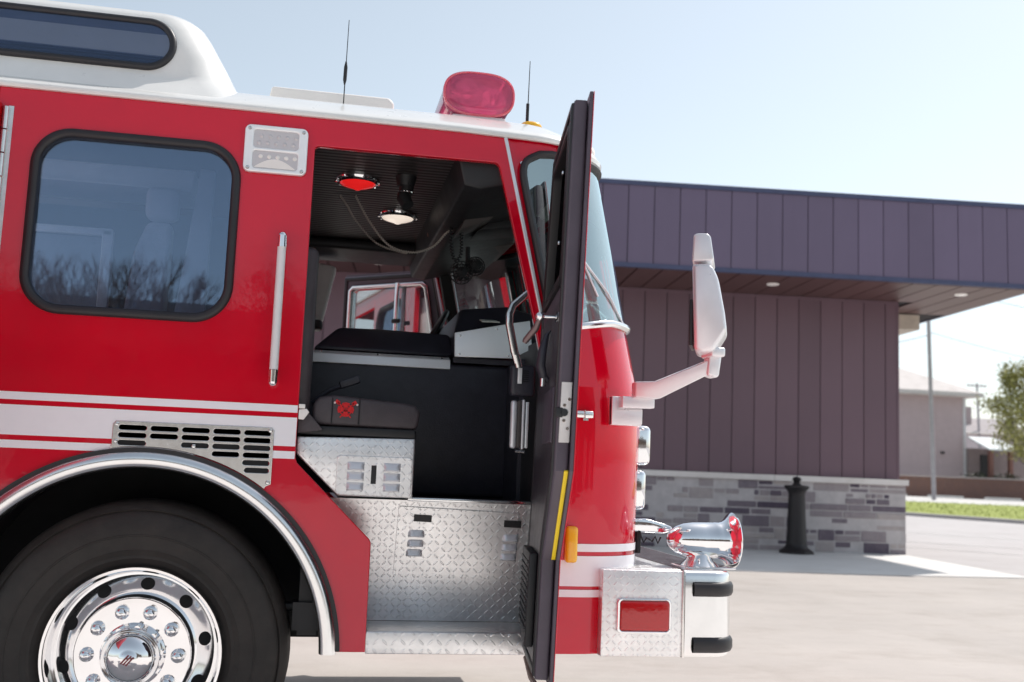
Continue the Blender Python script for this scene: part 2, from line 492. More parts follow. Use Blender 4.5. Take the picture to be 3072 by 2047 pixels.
# A pillar trim strip
b = MB(); b.prism([(.668, -.009, 2.507), (.682, -.009, 2.507), (.830, -.009, 1.902), (.880, -.009, 1.70), (.866, -.009, 1.70), (.816, -.009, 1.902)], (0, .010, 0), bev=.003)
b.build('pillar_trim', M['alu'], ft)

# rear crew door, hinged open, and its long hinge
b = MB(); b.box(-1.170, -.92, 1.02, -1.138, -.012, 2.435, bev=.006)
RDX = Matrix.Translation((-1.138, -.012, 0)) @ Matrix.Rotation(radians(-14), 4, 'Z') @ Matrix.Translation((1.138, .012, 0))
rd = b.build('door', M['red_sun'], ft, xf=RDX); rd['label'] = 'rear crew door swung open, bright in the sun'
b = MB()
z = 1.05
while z < 2.40:
    b.tube([(-1.128, -.012, z+.002), (-1.128, -.012, min(z+.083, 2.43))], .0105, 12); z += .086
b.box(-1.122, -.004, 1.05, -1.104, .001, 2.43)
b.build('piano_hinge', M['steel'], ft)

# ---------------- curved front shell (both corners, windscreen opening)
ZK = [(.54, 1.318), (.84, 1.322), (1.20, 1.330), (1.414, 1.333), (1.54, 1.318), (1.70, 1.285), (1.80, 1.262), (2.10, 1.195), (2.45, 1.115), (2.515, 1.100)]
def lerp(tab, z):
    for (a, va), (c, vc) in zip(tab, tab[1:]):
        if z <= c: return va + (vc-va)*max(0, (z-a))/(c-a)
    return tab[-1][1]
R0 = .30
def shell_pt(q, z, off=0.0):
    """q 0..1 straight side, 1..2 corner arc, 2..3 to the centre line"""
    xf = lerp(ZK, z); xa = .676 + (2.505-z)*.243 if z > 1.70 else .872
    lean = min(.012, max(0, z-1.54)*.05)
    if q <= 1:
        x = xa + (xf-R0-xa)*q; p = Vector((x, lean*min(1, q/.3), z)); n = Vector((0, -1, 0))
    elif q <= 2:
        a = (q-1)*pi/2; n = Vector((sin(a), -cos(a), 0)); p = Vector((xf-R0 + R0*sin(a), R0 - (R0-lean)*cos(a), z))
    else:
        t = q-2; p = Vector((xf + .06*(1-(1-t)**2), R0 + (W/2-R0)*t, z)); n = Vector((1, 0, 0))
    return p + n*off
QS = [0, .11, .22, .33, .5, .66, .83, 1] + [1+k/10 for k in range(1, 11)] + [2.15, 2.4, 2.7, 3]
def zb(q): return 1.725 if q < .5 else min(1.80, 1.725 + (q-.5)*.085)
def zt(q): return min(2.445, 2.40 + max(0, q-.33)*.06)
def zrows(a, c, n): return [a+(c-a)*k/n for k in range(n+1)]
def mir(p): return Vector((p.x, W-p.y, p.z))
b = MB()
def add_block(qs, z0f, z1f, n, off=0, mb=b, both=True):
    rows = []
    for k in range(n+1):
        rows.append([shell_pt(q, z0f(q) + (z1f(q)-z0f(q))*k/n, off) for q in qs])
    mb.grid(rows)
    if both: mb.grid([[mir(p) for p in r] for r in rows], flip=True)
add_block(QS, lambda q: .54, lambda q: 1.54, 8)
add_block(QS, lambda q: 1.54, lambda q: zb(q) if q >= .33 else 1.725, 4)
add_block(QS[:4], lambda q: 1.725, lambda q: 2.40, 8)
add_block(QS, lambda q: zt(q) if q >= .33 else 2.40, lambda q: 2.515, 3)
shell = b.build('front_shell', M['red'], ft, smooth=35)
# front stripes
for z0, z1 in ((.916, .945), (.788, .900), (.748, .775)):
    s_ = MB(); add_block([q for q in QS if q >= .11], lambda q, z0=z0: z0, lambda q, z1=z1: z1, 1, .003, s_)
    s_.build('stripe', M['stripe'], ft)
# windscreen
s_ = MB(); qw = [q for q in QS if q >= .33]
add_block(qw, lambda q: zb(q)-.004, lambda q: zt(q)+.004, 10, .004, s_)
ws = s_.build('windshield', M['ws_glass'], ft, smooth=60)
# gasket (closed loop, black at the sides and bright along the bottom)
top = [shell_pt(q, zt(q), .006) for q in qw]; bot = [shell_pt(q, zb(q), .006) for q in qw]
sd = [shell_pt(.33, zt(.33)+(zb(.33)-zt(.33))*k/8, .006) for k in range(9)]
def round_corner(a, c, d, n=5):
    a, c, d = Vector(a), Vector(c), Vector(d)
    return [a*(1-t)**2 + c*2*t*(1-t) + d*t**2 for t in [k/n for k in range(n+1)]]
k1 = round_corner(sd[1], sd[0], top[2]); k2 = round_corner(bot[2], sd[-1], sd[-2])
path = top[:1:-1] + k1[::-1] + sd[2:-2] + k2[::-1]
gk = MB(); gk.tube(path, .019, 10, flat=.8); gk.tube([mir(p) for p in path], .019, 10, flat=.8)
gk.build('gasket', M['rubber'], ws)
gk = MB(); p2 = k2[:1] + bot[3:]
gk.tube(bot[1:], .016, 10); gk.tube([mir(p) for p in bot[1:]], .016, 10)
gk.build('bright_trim', M['chrome_soft'], ws)
# wipers
for q0, q1, q2 in ((1.62, 1.42, 1.2),):
    for f_ in (lambda p: p, mir):
        b = MB(); b.tube([f_(shell_pt(q0, 1.80, .010)), f_(shell_pt(q1, 1.92, .012)), f_(shell_pt(q2, 2.04, .012))], .005, 8)
        b.tube([f_(shell_pt(q2-.12, 2.16, .008)), f_(shell_pt(q2, 2.04, .010)), f_(shell_pt(q2+.1, 1.90, .008))], .004, 6)
        b.build('wiper', M['alu'], ft)
# side emergency vent / bright handle on the front quarter
b = MB(); b.box(.972, -.030, 1.419, 1.060, -.004, 1.446, bev=.006); b.box(1.022, -.034, 1.416, 1.026, -.002, 1.449); b.box(1.02, -.024, 1.409, 1.04, -.006, 1.419)
b.build('door_stop', M['chrome_soft'], ft)
# amber side marker
b = MB(); b.box(.964, -.042, .876, 1.012, -.006, 1.012, bev=.014)
am = b.build('marker_light', M['amber'], ft); am['label'] = 'amber side marker lamp in front of the door'
b = MB(); b.box(.952, -.012, .884, .985, .0, 1.018, bev=.005); b.build('lamp_base', M['red'], am)

# inner skin of the far corner and pillars
b = MB()
for y in (.05, W-.09):
    b.prism([(.70, y, 2.45), (.74, y, 2.45), (.90, y, 1.75), (.84, y, 1.75)], (0, .04, 0))
b.box(1.06, 1.085, 1.80, 1.08, 1.105, 2.45)
split(b.build('pillar_lining', M['black'], ft))
s_ = MB(); s_.tube([(1.275+.0, W/2, 1.80), (1.155, W/2, 2.45)], .008, 6); s_.build('windshield_divider', M['alu'], ft)

# ---------------- roof
def outline(off, z, xr=-2.7, zref=2.505, n=10):
    """plan outline of the cab at roof height, grown by off"""
    xf = lerp(ZK, zref)+off; r = R0+off; p = []
    p.append(Vector((xr, -off, z)))
    p.append(Vector((xf-r-.3, -off, z)))
    for k in range(n+1):
        a = k/n*pi/2; p.append(Vector((xf-r+r*sin(a), r-off-r*cos(a), z)))
    for t in (.25, .5, .75, 1): p.append(Vector((xf+.06*(1-(1-t)**2), r-off+(W/2-r+off)*t, z)))
    return p + [mir(v) for v in p[-2::-1]]
def drop(p): return Vector((p.x, p.y, p.z - max(0, p.x-.25)*.026))
b = MB(); levels = [(.002, 2.502), (.013, 2.503), (.017, 2.511), (.016, 2.519), (.010, 2.527), (-.03, 2.552), (-.10, 2.592), (-.16, 2.622), (-.22, 2.645), (-.38, 2.670)]
rings = [[drop(v) for v in outline(o, z)] for o, z in levels]
b.grid(rings); b.add(rings[-1], [tuple(range(len(rings[-1])))])
b.build('roof', M['white_paint'], ft, smooth=50)

# raised rear roof with long window
def rr_out(x1, y0, z, r, xr=-2.7, n=8):
    p = [Vector((xr, y0, z)), Vector((x1-r, y0, z))]
    for k in range(1, n+1):
        a = k/n*pi/2; p.append(Vector((x1-r+r*sin(a), y0+r-r*cos(a), z)))
    return p + [mir(v) for v in p[::-1]]
b = MB(); lv = [(-.28, .03, 2.545, .16), (-.31, .065, 2.590, .16), (-.335, .09, 2.622, .16), (-.362, .105, 2.65, .16), (-.40, .113, 2.72, .16), (-.470, .133, 2.84, .16), (-.50, .145, 2.882, .15), (-.530, .165, 2.906, .14), (-.60, .22, 2.922, .12), (-.8, .4, 2.93, .1)]
rings = [rr_out(x, y, z, r) for x, y, z, r in lv]
b.grid(rings); b.add(rings[-1], [tuple(range(len(rings[-1])))])
rr = b.build('raised_roof', M['white_paint'], ft, smooth=60)
tilt = Matrix.Translation((0, .112, 2.70)) @ Matrix.Rotation(radians(-9.3), 4, 'X') @ Matrix.Translation((0, 0, -2.70))
rw = plate('window', [rrect(-2.2, 2.650, -.585, 2.868, .108, 14), rrect(-2.17, 2.676, -.612, 2.842, .082, 14)], -.016, .02, M['rubber'], rr, .011, tilt)
plate('pane', [rrect(-2.175, 2.672, -.608, 2.846, .085, 14)], -.004, .000, M['roof_glass'], rw, 0, tilt) if False else None
o = plate('pane', [rrect(-2.175, 2.672, -.608, 2.846, .085, 14)], -.006, -.002, M['roof_glass'], ft, 0, tilt); o.name = 'roof_window_pane'
o = plate('blind', [rrect(-2.172, 2.675, -.611, 2.843, .082, 14)], -.0018, .0005, M['blind'], ft, 0, tilt); o.name = 'roof_window_blind'

# roof hatch box, antennas, beacon, clearance lamps
b = MB()
b.prism([(-.262, .42, 2.625), (-.240, .42, 2.755), (.245, .42, 2.755), (.268, .42, 2.735), (.268, .42, 2.60)], (0, .9, 0), bev=.012)
b.build('roof_hatch', M['cream'], ft)
def antenna(x, y, z0, zt_, fat):
    b = MB(); b.lathe([(.0001, .03), (.012, .03), (.014, 0), (.02, -.005)], (x, y, z0), 'Z', 12)
    b.tube([(x, y, z0+.02), (x+.003, y, zt_)], [.0028, .0016], 6)
    if fat: b.tube([(x, y, fat), (x, y, fat+.02), (x+.001, y, fat+.075), (x+.001, y, fat+.10)], [.003, .0075, .0075, .003], 8)
    b.build('antenna', M['black'], ft)
antenna(.055, .35, 2.635, 3.045, 2.765); antenna(.83, .35, 2.615, 2.955, 0)
# coil part of the second antenna is its thicker foot
b = MB(); b.tube([(.83, .35, 2.62), (.83, .35, 2.765)], .007, 8); b.build('antenna_base', M['black'], ft)

def stadium_y(x0, x1, z0, z1, y, n=14):
    return [Vector(((x0+x1)/2 + (x1-x0)/2*math.copysign(abs(cos(a))**.68, cos(a)), y, (z0+z1)/2 + (z1-z0)/2*math.copysign(abs(sin(a))**.80, sin(a)))) for a in [2*pi*k/64 for k in range(64)]]
b = MB(); bx0, bx1, bz0, bz1, by = .460, .765, 2.672, 2.862, .30
rg = []
for d, y in ((.05, by-.010), (.022, by-.008), (.006, by+.002), (0, by+.02), (.004, by+.05), (.004, by+.55)):
    rg.append(stadium_y(bx0+d, bx1-d, bz0+d*.7, bz1-d*.7, y))
b.grid([r_+[r_[0]] for r_ in rg], flip=True); b.add(rg[0], [tuple(range(len(rg[0])))])
bl = b.build('beacon_light', M['beacon'], ft, smooth=50); bseg = rg; bl['label'] = 'red plastic end dome of the roof light bar'
b = MB(); rg = [stadium_y(bx0+.004, bx1-.004, bz0+.004, bz1-.004, y) for y in (by+.55, 1.9)]
b.grid([r_+[r_[0]] for r_ in rg], flip=True); b.add(rg[0], [tuple(range(len(rg[0])))]); b.build('lamp_cover', glow_plastic('beacon_cover_plastic', (1, .40, .52), .75), bl)
b = MB(); b.tube(bseg[2]+bseg[2][:1], .006, 8, cap=False); b.build('lens_rim', M['beacon_skin'], bl)
b = MB()
b.tube([(.56, by+.06, 2.79), (.56, by+.06, 2.80)], .05, 20, cap=True)
b.lathe([(.0001, .06), (.03, .05), (.06, .02), (.07, .0)], (.56, by+.03, 2.775), 'Y', 20); b.lathe([(.0001, .05), (.03, .04), (.055, 0)], (.68, by+.04, 2.755), 'Y', 20)
b.box(.50, by+.03, 2.69, .72, by+.10, 2.715)
b.build('reflector', M['chrome_soft'], bl)
b = MB(); b.box(.50, by+.0, 2.60, .73, 1.95, 2.675, bev=.01); b.build('lamp_mount', simple('white_lamp_mount', (.72, .62, .62), .4), bl)
b = MB(); b.sphere((.845, .34, 2.662), .036, sc=(1.35, 1, .62)); b.build('clearance_lamp', M['amber'], ft)
b = MB(); b.sphere((1.075, .30, 2.548), .055, sc=(.75, 1.2, .72)); b.build('clearance_lamp', M['cream'], ft)
# visor lip above the windscreen
s_ = MB()
rows = [[shell_pt(q, z, o) for q in QS if q >= 1.2] for z, o in ((2.452, .006), (2.458, .024), (2.475, .03), (2.50, .016))]
s_.grid(rows); s_.grid([[mir(p) for p in r] for r in rows], flip=True); s_.build('windshield_visor', M['white_paint'], ft)

# ---------------- wheel
wx, wz, wy = -.556, .52, .035
def wheel(y, s):
    b = MB()
    pr = [(.30, .012), (.315, -.005), (.330, -.018), (.334, -.023), (.340, -.023), (.344, -.022), (.36, -.029), (.364, -.032), (.368, -.031), (.39, -.035), (.41, -.0365), (.412, -.039), (.416, -.039), (.418, -.0368), (.44, -.036), (.475, -.028), (.492, -.020), (.497, -.013), (.502, -.018), (.516, -.006), (.527, .010), (.532, .035), (.536, .16), (.532, .27), (.515, .31), (.30, .29)]
    b.lathe([(r, h*s) for r, h in pr], (wx, y, wz), n=96)
    for k in range(0):
        pass
    w = b.build('wheel', M['tyre'], ft, smooth=30)
    b = MB()
    pr = [(.306, .01), (.306, -.018), (.302, -.026), (.293, -.024), (.287, -.012), (.283, .01), (.280, .055), (.276, .078), (.268, .078), (.240, .056), (.215, .038), (.205, .033), (.200, .034), (.1985, .034), (.1975, .006), (.193, -.003), (.186, -.002), (.150, .001), (.108, .002), (.106, .002)]
    mi = [0]*(len(pr)-1); mi[12] = 1; mi[13] = 1
    b.lathe([(r, h*s) for r, h in pr], (wx, y, wz), n=96, mis=mi)
    for k in range(10):                                       # hand holes
        a = radians(84 - 36*k); ra = Vector((cos(a), 0, sin(a))); nn = (ra*.62 + Vector((0, -s, 0))*.785).normalized(); u = Vector((-sin(a), 0, cos(a))); v = nn.cross(u)
        c_ = Vector((wx, y + .0565*s, wz)) + ra*.240
        b.add([c_ + nn*.0015 + (u*cos(2*pi*i/24) + v*sin(2*pi*i/24))*.0245 for i in range(24)], [tuple(range(24))], 1)
    b.build('rim', [M['chrome'], M['dark']], w, smooth=35)
    b = MB()
    pr = [(.112, .004), (.107, -.004), (.103, -.02), (.100, -.050), (.096, -.056), (.090, -.053), (.087, -.058), (.080, -.078), (.062, -.096), (.036, -.106), (.028, -.107), (.026, -.109), (.0001, -.110)]
    b.lathe([(r, h*s) for r, h in pr], (wx, y, wz), n=64)
    for k in range(10):
        a = radians(10+36*k); b.tube([(wx+.099*cos(a), y-.015*s, wz+.099*sin(a)), (wx+.098*cos(a), y-.045*s, wz+.098*sin(a))], .010, 8)
    hc = b.build('hub_cap', M['chrome'], w, smooth=50)
    b = MB()
    yy = y-.1105*s
    for k in range(3):                                        # small slanted maker's mark
        o_ = (k-1)*.0085
        b.prism([(wx-.016+o_, yy, wz-.012-o_*.4), (wx-.011+o_, yy, wz-.015-o_*.4), (wx+.014+o_, yy, wz+.014-o_*.4), (wx+.009+o_, yy, wz+.017-o_*.4)], (0, -.0008*s, 0))
    b.build('badge', simple('badge_red', (.22, .04, .05), .4), w)
    nut = None
    for k in range(10):
        a = radians(17.5+36*k+54)
        if nut is None:
            b = MB()
            b.lathe([(.025, .0), (.025, -.006*s), (.0215, -.010*s), (.0205, -.030*s), (.018, -.038*s), (.010, -.043*s), (.0001, -.044*s)], (0, 0, 0), n=12)
            nut = b.build('lug_nut', M['chrome'], w, smooth=50); o = nut
        else:
            o = nut.copy(); C.objects.link(o); o.parent = w
        o.location = (wx+.152*cos(a), y+.002*s, wz+.152*sin(a))
    return w
wheel(wy, 1); wheel(W-wy, -1)
b = MB(); b.tube([(wx, .2, wz), (wx, W-.2, wz)], .06, 12); b.box(-5.5, .7, .55, 1.1, .8, .8); b.box(-5.5, 1.4, .55, 1.1, 1.5, .8); b.build('chassis', M['black'], ft)
b = MB()                                                        # rear wheels, outside the picture
for y in (.03, W-.33): b.lathe([(.0001, .02), (.3, .02), (.4, -.01), (.52, .0), (.536, .04), (.536, .26), (.52, .3), (.0001, .3)], (-4.3, y, .52), n=48)
b.build('wheel', M['tyre'], ft)

# ---------------- step well and seat base (tread plate)
b = MB()
lo, hi = (.262, .617), (.130, 1.082)
b.prism([(.06, hi[0], hi[1]), (.862, hi[0], hi[1]), (.862, lo[0], lo[1]), (.06, lo[0], lo[1])], (0, .01, 0))
b.build('step_riser', M['tread'], ft)
def on_riser(x, z, d):
    t = (z-lo[1])/(hi[1]-lo[1]); return (x, lo[0]+(hi[0]-lo[0])*t - d, z)
b = MB()
b.prism([on_riser(x, z, .003) for x, z in [(.348, .795), (.815, .79), (.815, 1.045), (.352, 1.058)]], (0, -.003, 0))
pnl = b.build('access_panel', tread('tread_plate_hatch', 'XZ', .026, .96, .3), ft)
b = MB()
for x0, x1 in ((.418, .492), (.748, .815)):
    pass
b = MB()
for x, z in ((.445, 1.015), (.795, 1.003)): b.prism([on_riser(x+dx, z+dz, .0075) for dx, dz in ((-.034, -.012), (.034, -.014), (.034, .012), (-.034, .014))], (0, -.001, 0))
split(b.build('latch_slot', M['black'], pnl))
def louver_mesh(w_, h_):
    bm = bmesh.new(); rows = []
    n = 8; mb = MB()
    for k in range(7):
        t = k/6; z = h_/2 - h_*t; d = .017*sin(pi*min(1, t*1.0))**.8 if t < 1 else .0
        d = .018*(t**.7) if t < .85 else .018*(1-t)/.15*.85
        r_ = []
        for i in range(n+1):
            u = i/n; e = min(1, min(u, 1-u)/.16); x = -w_/2 + w_*u
            r_.append((x, -d*(e**.6 if e > 0 else 0), z))
        rows.append(r_)
    mb.grid(rows, flip=True); return mb
lv = louver_mesh(.062, .031)
first = None
def place_louver(par, x, y, z, mesh, rot=0):
    o = bpy.data.objects.new('louver', mesh); C.objects.link(o); o.parent = par; o.location = (x, y, z); return o
l0 = lv.build('louver', M['steel'], pnl); me_l = l0.data; me_l.materials[0] = M['alu']; bpy.data.objects.remove(l0)
for x, z in ((.425, .958), (.424, .921), (.422, .884), (.792, .950), (.791, .913), (.789, .876)):
    p = on_riser(x, z, .0065); place_louver(pnl, p[0], p[1], p[2], me_l)
# tread and front face of the step
b = MB(); b.box(.245, .004, .602, .858, .262, .6155, bev=.004); st = b.build('step', M['tread_deck'], ft)
b = MB(); b.box(.2455, -.001, .536, .850, .006, .613, bev=.003); b.build('step_face', M['tread_step'], ft)
b = MB(); b.box(.38, .108, 1.080, .862, .150, 1.094, bev=.004); b.build('sill', M['chrome_soft'], ft)
b = MB(); b.box(.15, .15, 1.05, 1.25, W-.1, 1.085); b.build('floor', M['black'], ft)
# body lining behind the red quarter so no daylight shows
b = MB(); b.box(.862, .01, .58, .872, .30, 1.72); b.box(-.2, .036, 1.30, -.046, .30, 2.40); b.box(.0, .12, .58, .07, .27, 1.09)
split(b.build('jamb_lining', M['black'], ft))

b = MB(); b.prism([(-.043, .046, 1.304), (.392, .046, 1.312), (.392, .046, 1.092), (.115, .046, 1.092), (-.043, .046, 1.24)], (0, .55, 0), bev=.006)
sb = b.build('seat_base', M['tread'], ft)
hp = plate('hatch', [rrect(.107, 1.097, .384, 1.241, .012, 4)], .040, .047, tread('tread_plate_small_hatch', 'XZ', .026, .95, .3), sb, .002)
b = MB(); b.box(.234, .0385, 1.140, .253, .041, 1.208); b.build('latch_slot', M['black'], sb)
for x in (.177, .311):
    for z in (1.203, 1.166, 1.128): place_louver(sb, x, .0395, z, me_l)
# lower skirt under the diagonal
# seat cushion
b = MB()
pr = [(.005, 1.350), (.008, 1.43), (.03, 1.456), (.09, 1.463), (.34, 1.446), (.39, 1.438), (.409, 1.415), (.405, 1.375), (.395, 1.345)]
b.prism([(x, .06, z) for x, z in pr], (0, .48, 0), bev=.016)
cu = b.build('seat_cushion', M['seatv'], ft, smooth=60)
b = MB(); b.box(-.04, .05, 1.312, .395, .56, 1.346, bev=.008); b.build('seat_frame', M['black'], ft)
b = MB()
for x in (.078, .178): b.tube([(x, .0575, 1.355), (x, .0575, 1.452)], .0022, 6)
split(b.build('seam', M['black'], cu))
# embroidered fire service cross with crossed axes
b = MB(); cx, cz, y = .128, 1.410, .0575
def bar(p, q, w_, mi=0):
    p = Vector((p[0], 0, p[1])); q = Vector((q[0], 0, q[1])); d = (q-p).normalized(); n_ = Vector((-d.z, 0, d.x))*w_/2
    b.prism([(v.x, y, v.z) for v in (p-n_, q-n_, q+n_, p+n_)], (0, -.0012, 0), mi)
for k in range(4):                                            # flared arms
    a = radians(90*k)
    d = Vector((cos(a), sin(a))); n_ = Vector((-d.y, d.x))
    pts = [d*.008+n_*.006, d*.025+n_*.014, d*.0285, d*.025-n_*.014, d*.008-n_*.006]
    b.prism([(cx+p.x*1.08, y, cz+p.y*.95) for p in pts], (0, -.0013, 0))
lp = [(cx+.0235*cos(2*pi*k/20), y-.0016, cz+.020*sin(2*pi*k/20)) for k in range(21)]
b.tube(lp, .0026, 5, cap=False)
for dx in (-.010, -.003, .004, .010): bar((cx+dx, cz-.008), (cx+dx, cz+.009), .0035)
bar((cx-.03, cz+.028), (cx+.02, cz-.03), .004); bar((cx+.03, cz+.026), (cx-.02, cz-.03), .004)
bar((cx-.038, cz+.032), (cx-.024, cz+.022), .013); bar((cx+.038, cz+.030), (cx+.024, cz+.020), .013)
b.sphere((cx-.041, y, cz+.024), .0045, 1, 8); b.sphere((cx+.042, y, cz+.020), .0045, 1, 8)
b.build('emblem', [M['emb'], M['emb_white']], cu)
b = MB(); b.box(-.24, .06, 1.33, -.004, .52, 2.02, bev=.03); b.build('seat_back', M['seatv'], ft)
b = MB(); b.prism([(-.043, .03, 1.315), (.05, .03, 1.330), (.0, .03, 1.385), (-.043, .03, 1.40)], (0, .02, 0), bev=.003); b.build('belt_boot', M['seatv'], ft)
# belt buckle stalk
b = MB(); b.tube([(.0, .28, 1.44), (.07, .28, 1.495), (.12, .28, 1.515)], .009, 8); 
b.prism([(.112, .262, 1.500), (.188, .262, 1.530), (.178, .262, 1.560), (.102, .262, 1.530)], (0, .03, 0), bev=.005)
b.build('seat_buckle', M['vinyl'], ft)
b = MB(); b.box(-.043, -.004, 1.404, -.020, .022, 1.420, bev=.003); b.prism([(-.042, .0, 1.365), (-.023, .0, 1.363), (-.004, .0, 1.392), (-.014, .0, 1.404), (-.042, .0, 1.40)], (0, .012, 0), bev=.003)
b.build('belt_anchor', M['cream'], ft)

# ---------------- engine cover, dash
b = MB(); b.box(-.30, .66, 1.085, .862, 1.65, 1.665, bev=.02); b.box(.846, .36, 1.085, .862, .66, 1.67)
ec = b.build('engine_cover', M['vinyl'], ft)
b = MB(); b.prism([(-.01, .70, 1.70), (.10, .78, 1.810), (.29, .80, 1.815), (.60, .78, 1.807), (.605, .70, 1.700)], (0, .75, -.0), bev=.02)
b.build('cover_pad', M['vinyl'], ec)
b = MB(); b.prism([(-.02, .646, 1.637), (-.02, .654, 1.678), (-.02, .70, 1.694), (-.02, .72, 1.694), (-.02, .72, 1.637)], (.608, 0, 0), bev=.003)
eg = b.build('edge_trim', M['alu_white'], ec)
b = MB()
for x in (.03, .27, .55): b.lathe([(.0001, -.003), (.004, 0)], (x, .652, 1.684), n=8)
split(b.build('screw', M['steel'], ec))
b = MB(); b.prism([(x, .605+(z-1.69)*.16, z) for x, z in ((.598, 1.797), (.860, 1.858), (.934, 1.873), (.946, 1.716), (.88, 1.697), (.600, 1.690))], (0, .02, 0), bev=.003)
dp = b.build('dash_panel', M['alu_white'], ft)
b = MB()
for x, z in ((.622, 1.785), (.620, 1.703), (.785, 1.825), (.838, 1.708)): b.lathe([(.0001, -.003), (.0045, -.002), (.0055, 0)], (x, .605+(z-1.69)*.16, z), n=10)
split(b.build('screw', M['steel'], dp))
b = MB(); b.prism([(.60, .66, 1.70), (.60, .66, 1.80), (.655, .90, 1.945), (.88, .90, 1.972), (1.05, .72, 1.90), (1.05, .66, 1.72)], (0, 1.1, 0), bev=.02)
b.box(.60, .640, 1.668, 1.0, .70, 1.690)
b.build('dashboard', M['vinyl'], ft)
b = MB(); b.prism([(.96, .64, 1.90), (1.03, .66, 1.965), (.935, .64, 2.0), (.92, .64, 1.99)], (0, .05, 0), bev=.004); b.build('dash_bracket', M['alu_white'], ft)
b = MB(); b.prism([(.73, .70, 1.862), (.81, .70, 1.864), (.80, .85, 1.895), (.735, .85, 1.893)], (0, 0, .004)); b.build('map_sheet', simple('cream_paper', (.7, .68, .6), .7), ft)
b = MB(); b.box(.862, .30, 1.085, .90, .66, 1.70); b.build('firewall', M['black'], ft)
# steering wheel far side
b = MB()
c_ = Vector((.60, 1.80, 1.86)); ax1 = Vector((0, 1, 0)); ax2 = Vector((.45, 0, .89))
b.tube([c_ + ax1*.22*cos(2*pi*k/32) + ax2*.22*sin(2*pi*k/32) for k in range(33)], .014, 8, cap=False)
b.tube([c_, c_ + Vector((.35, 0, -.18))], .03, 10); b.tube([c_-ax1*.21, c_+ax1*.21], .01, 6)
b.build('steering_wheel', M['black'], ft)
# driver's seat back
b = MB(); b.prism([(-.25, 2.02, 2.36), (.097, 2.02, 2.308), (.033, 2.02, 1.986), (-.25, 2.02, 2.0)], (0, .12, 0), bev=.02); b.build('seat_back', M['grey_vinyl'], ft)
b = MB(); b.box(-.25, 1.98, 1.94, .036, 2.1, 1.998, bev=.02); b.box(-.2, 1.45, 1.30, .35, 1.95, 1.45, bev=.03); b.box(-.25, 1.46, 1.3, -.05, 1.95, 1.88, bev=.02); b.build('seat_cushion', M['seatv'], ft)

# grab bar, speaker, heater grille by the hinge pillar
b = MB(); b.tube([(.800, .02, 1.895), (.735, .0, 1.835), (.722, -.01, 1.80), (.722, -.01, 1.76), (.745, -.01, 1.66), (.760, -.01, 1.615)], .0125, 12, flat=1.3)
b.tube([(.752, -.01, 1.645), (.765, -.01, 1.598)], .015, 10)
b.build('grab_bar', M['steel'], ft)
b = MB(); b.box(.738, .0, 1.490, .835, .05, 1.612, bev=.016); sk = b.build('radio_speaker', M['vinyl'], ft)
b = MB(); b.box(.764, -.004, 1.538, .780, .001, 1.598, bev=.001); b.build('speaker_label', M['alu_white'], sk)
b = MB()
for k in range(6): b.box(.784, -.003, 1.545+k*.008, .806, .001, 1.549+k*.008)
b.build('speaker_slot', M['dark'], sk)
b = MB(); b.box(.745, .0, 1.292, .770, .03, 1.474, bev=.01); hg = b.build('heater_grille', M['alu'], ft)
b = MB(); b.box(.770, -.002, 1.296, .784, .026, 1.474, bev=.003); b.build('mesh_insert', M['dkgrey'], hg)
b = MB(); b.box(.786, -.006, 1.290, .796, .026, 1.478, bev=.003); b.box(.800, -.004, 1.295, .812, .026, 1.470, bev=.003); split(b.build('rail', M['alu'], hg))
b = MB(); b.tube([(.765, .0, 1.283), (.80, .0, 1.280)], .006, 8); b.build('fitting', M['chrome_soft'], hg)

# ---------------- headliner and what hangs from it
b = MB(); b.box(-2.6, .04, 2.50, -.24, W-.04, 2.51); b.box(-.25, .04, 2.42, -.24, W-.04, 2.50); b.build('crew_ceiling', M['dkgrey'], ft)
b = MB(); b.box(-.24, .04, 2.418, .545, W-.04, 2.432)
b.build('headliner', M['ceiling'], ft)
b = MB(); b.prism([(.53, .04, 2.30), (.60, .04, 2.29), (.96, .04, 2.38), (1.02, .04, 2.44), (1.02, .04, 2.49), (.50, .04, 2.49), (.50, .04, 2.42)], (0, W-.08, 0), bev=.01)
b.prism([(-.25, 1.75, 2.418), (.55, 1.75, 2.418), (.55, 1.75, 2.36), (-.25, 1.75, 2.36)], (0, .40, 0), bev=.02)
b.build('overhead_console', M['black'], ft)
def dome(x, y, mat, label):
    b = MB(); b.lathe([(.0001, 0), (.094, 0), (.094, -.010), (.086, -.020), (.076, -.022), (.074, -.016)], (x, y, 2.418), 'Z', 36)
    for k in range(10):
        a = 2*pi*k/10; b.tube([(x+.09*cos(a), y+.09*sin(a), 2.405), (x+.094*cos(a), y+.094*sin(a), 2.397)], .007, 6)
    o = b.build('dome_lamp', M['chrome'], ft, smooth=50); o['label'] = label
    b = MB(); b.lathe([(.078, -.018), (.070, -.028), (.045, -.037), (.020, -.044), (.009, -.050), (.0001, -.051)], (x, y, 2.418), 'Z', 36)
    b.build('lens', mat, o, smooth=60)
dome(.138, .52, M['dome_red'], 'red dome lamp on the ribbed headliner'); dome(.357, 1.10, M['dome_white'], 'clear dome lamp on the ribbed headliner')
b = MB(); b.tube([(.335, .42, 2.418), (.335, .42, 2.375)], [.045, .036], 20); b.tube([(.338, .42, 2.375), (.338, .42, 2.345)], .030, 20); b.sphere((.33, .42, 2.335), .03); b.tube([(.325, .40, 2.325), (.345, .38, 2.285)], [.03, .026], 16)
b.build('map_lamp', M['black'], ft)
b = MB(); b.lathe([(.031, .002), (.033, -.002), (.031, -.006)], (.338, .42, 2.352), 'Z', 20); b.build('map_lamp_ring', M['chrome'], ft)
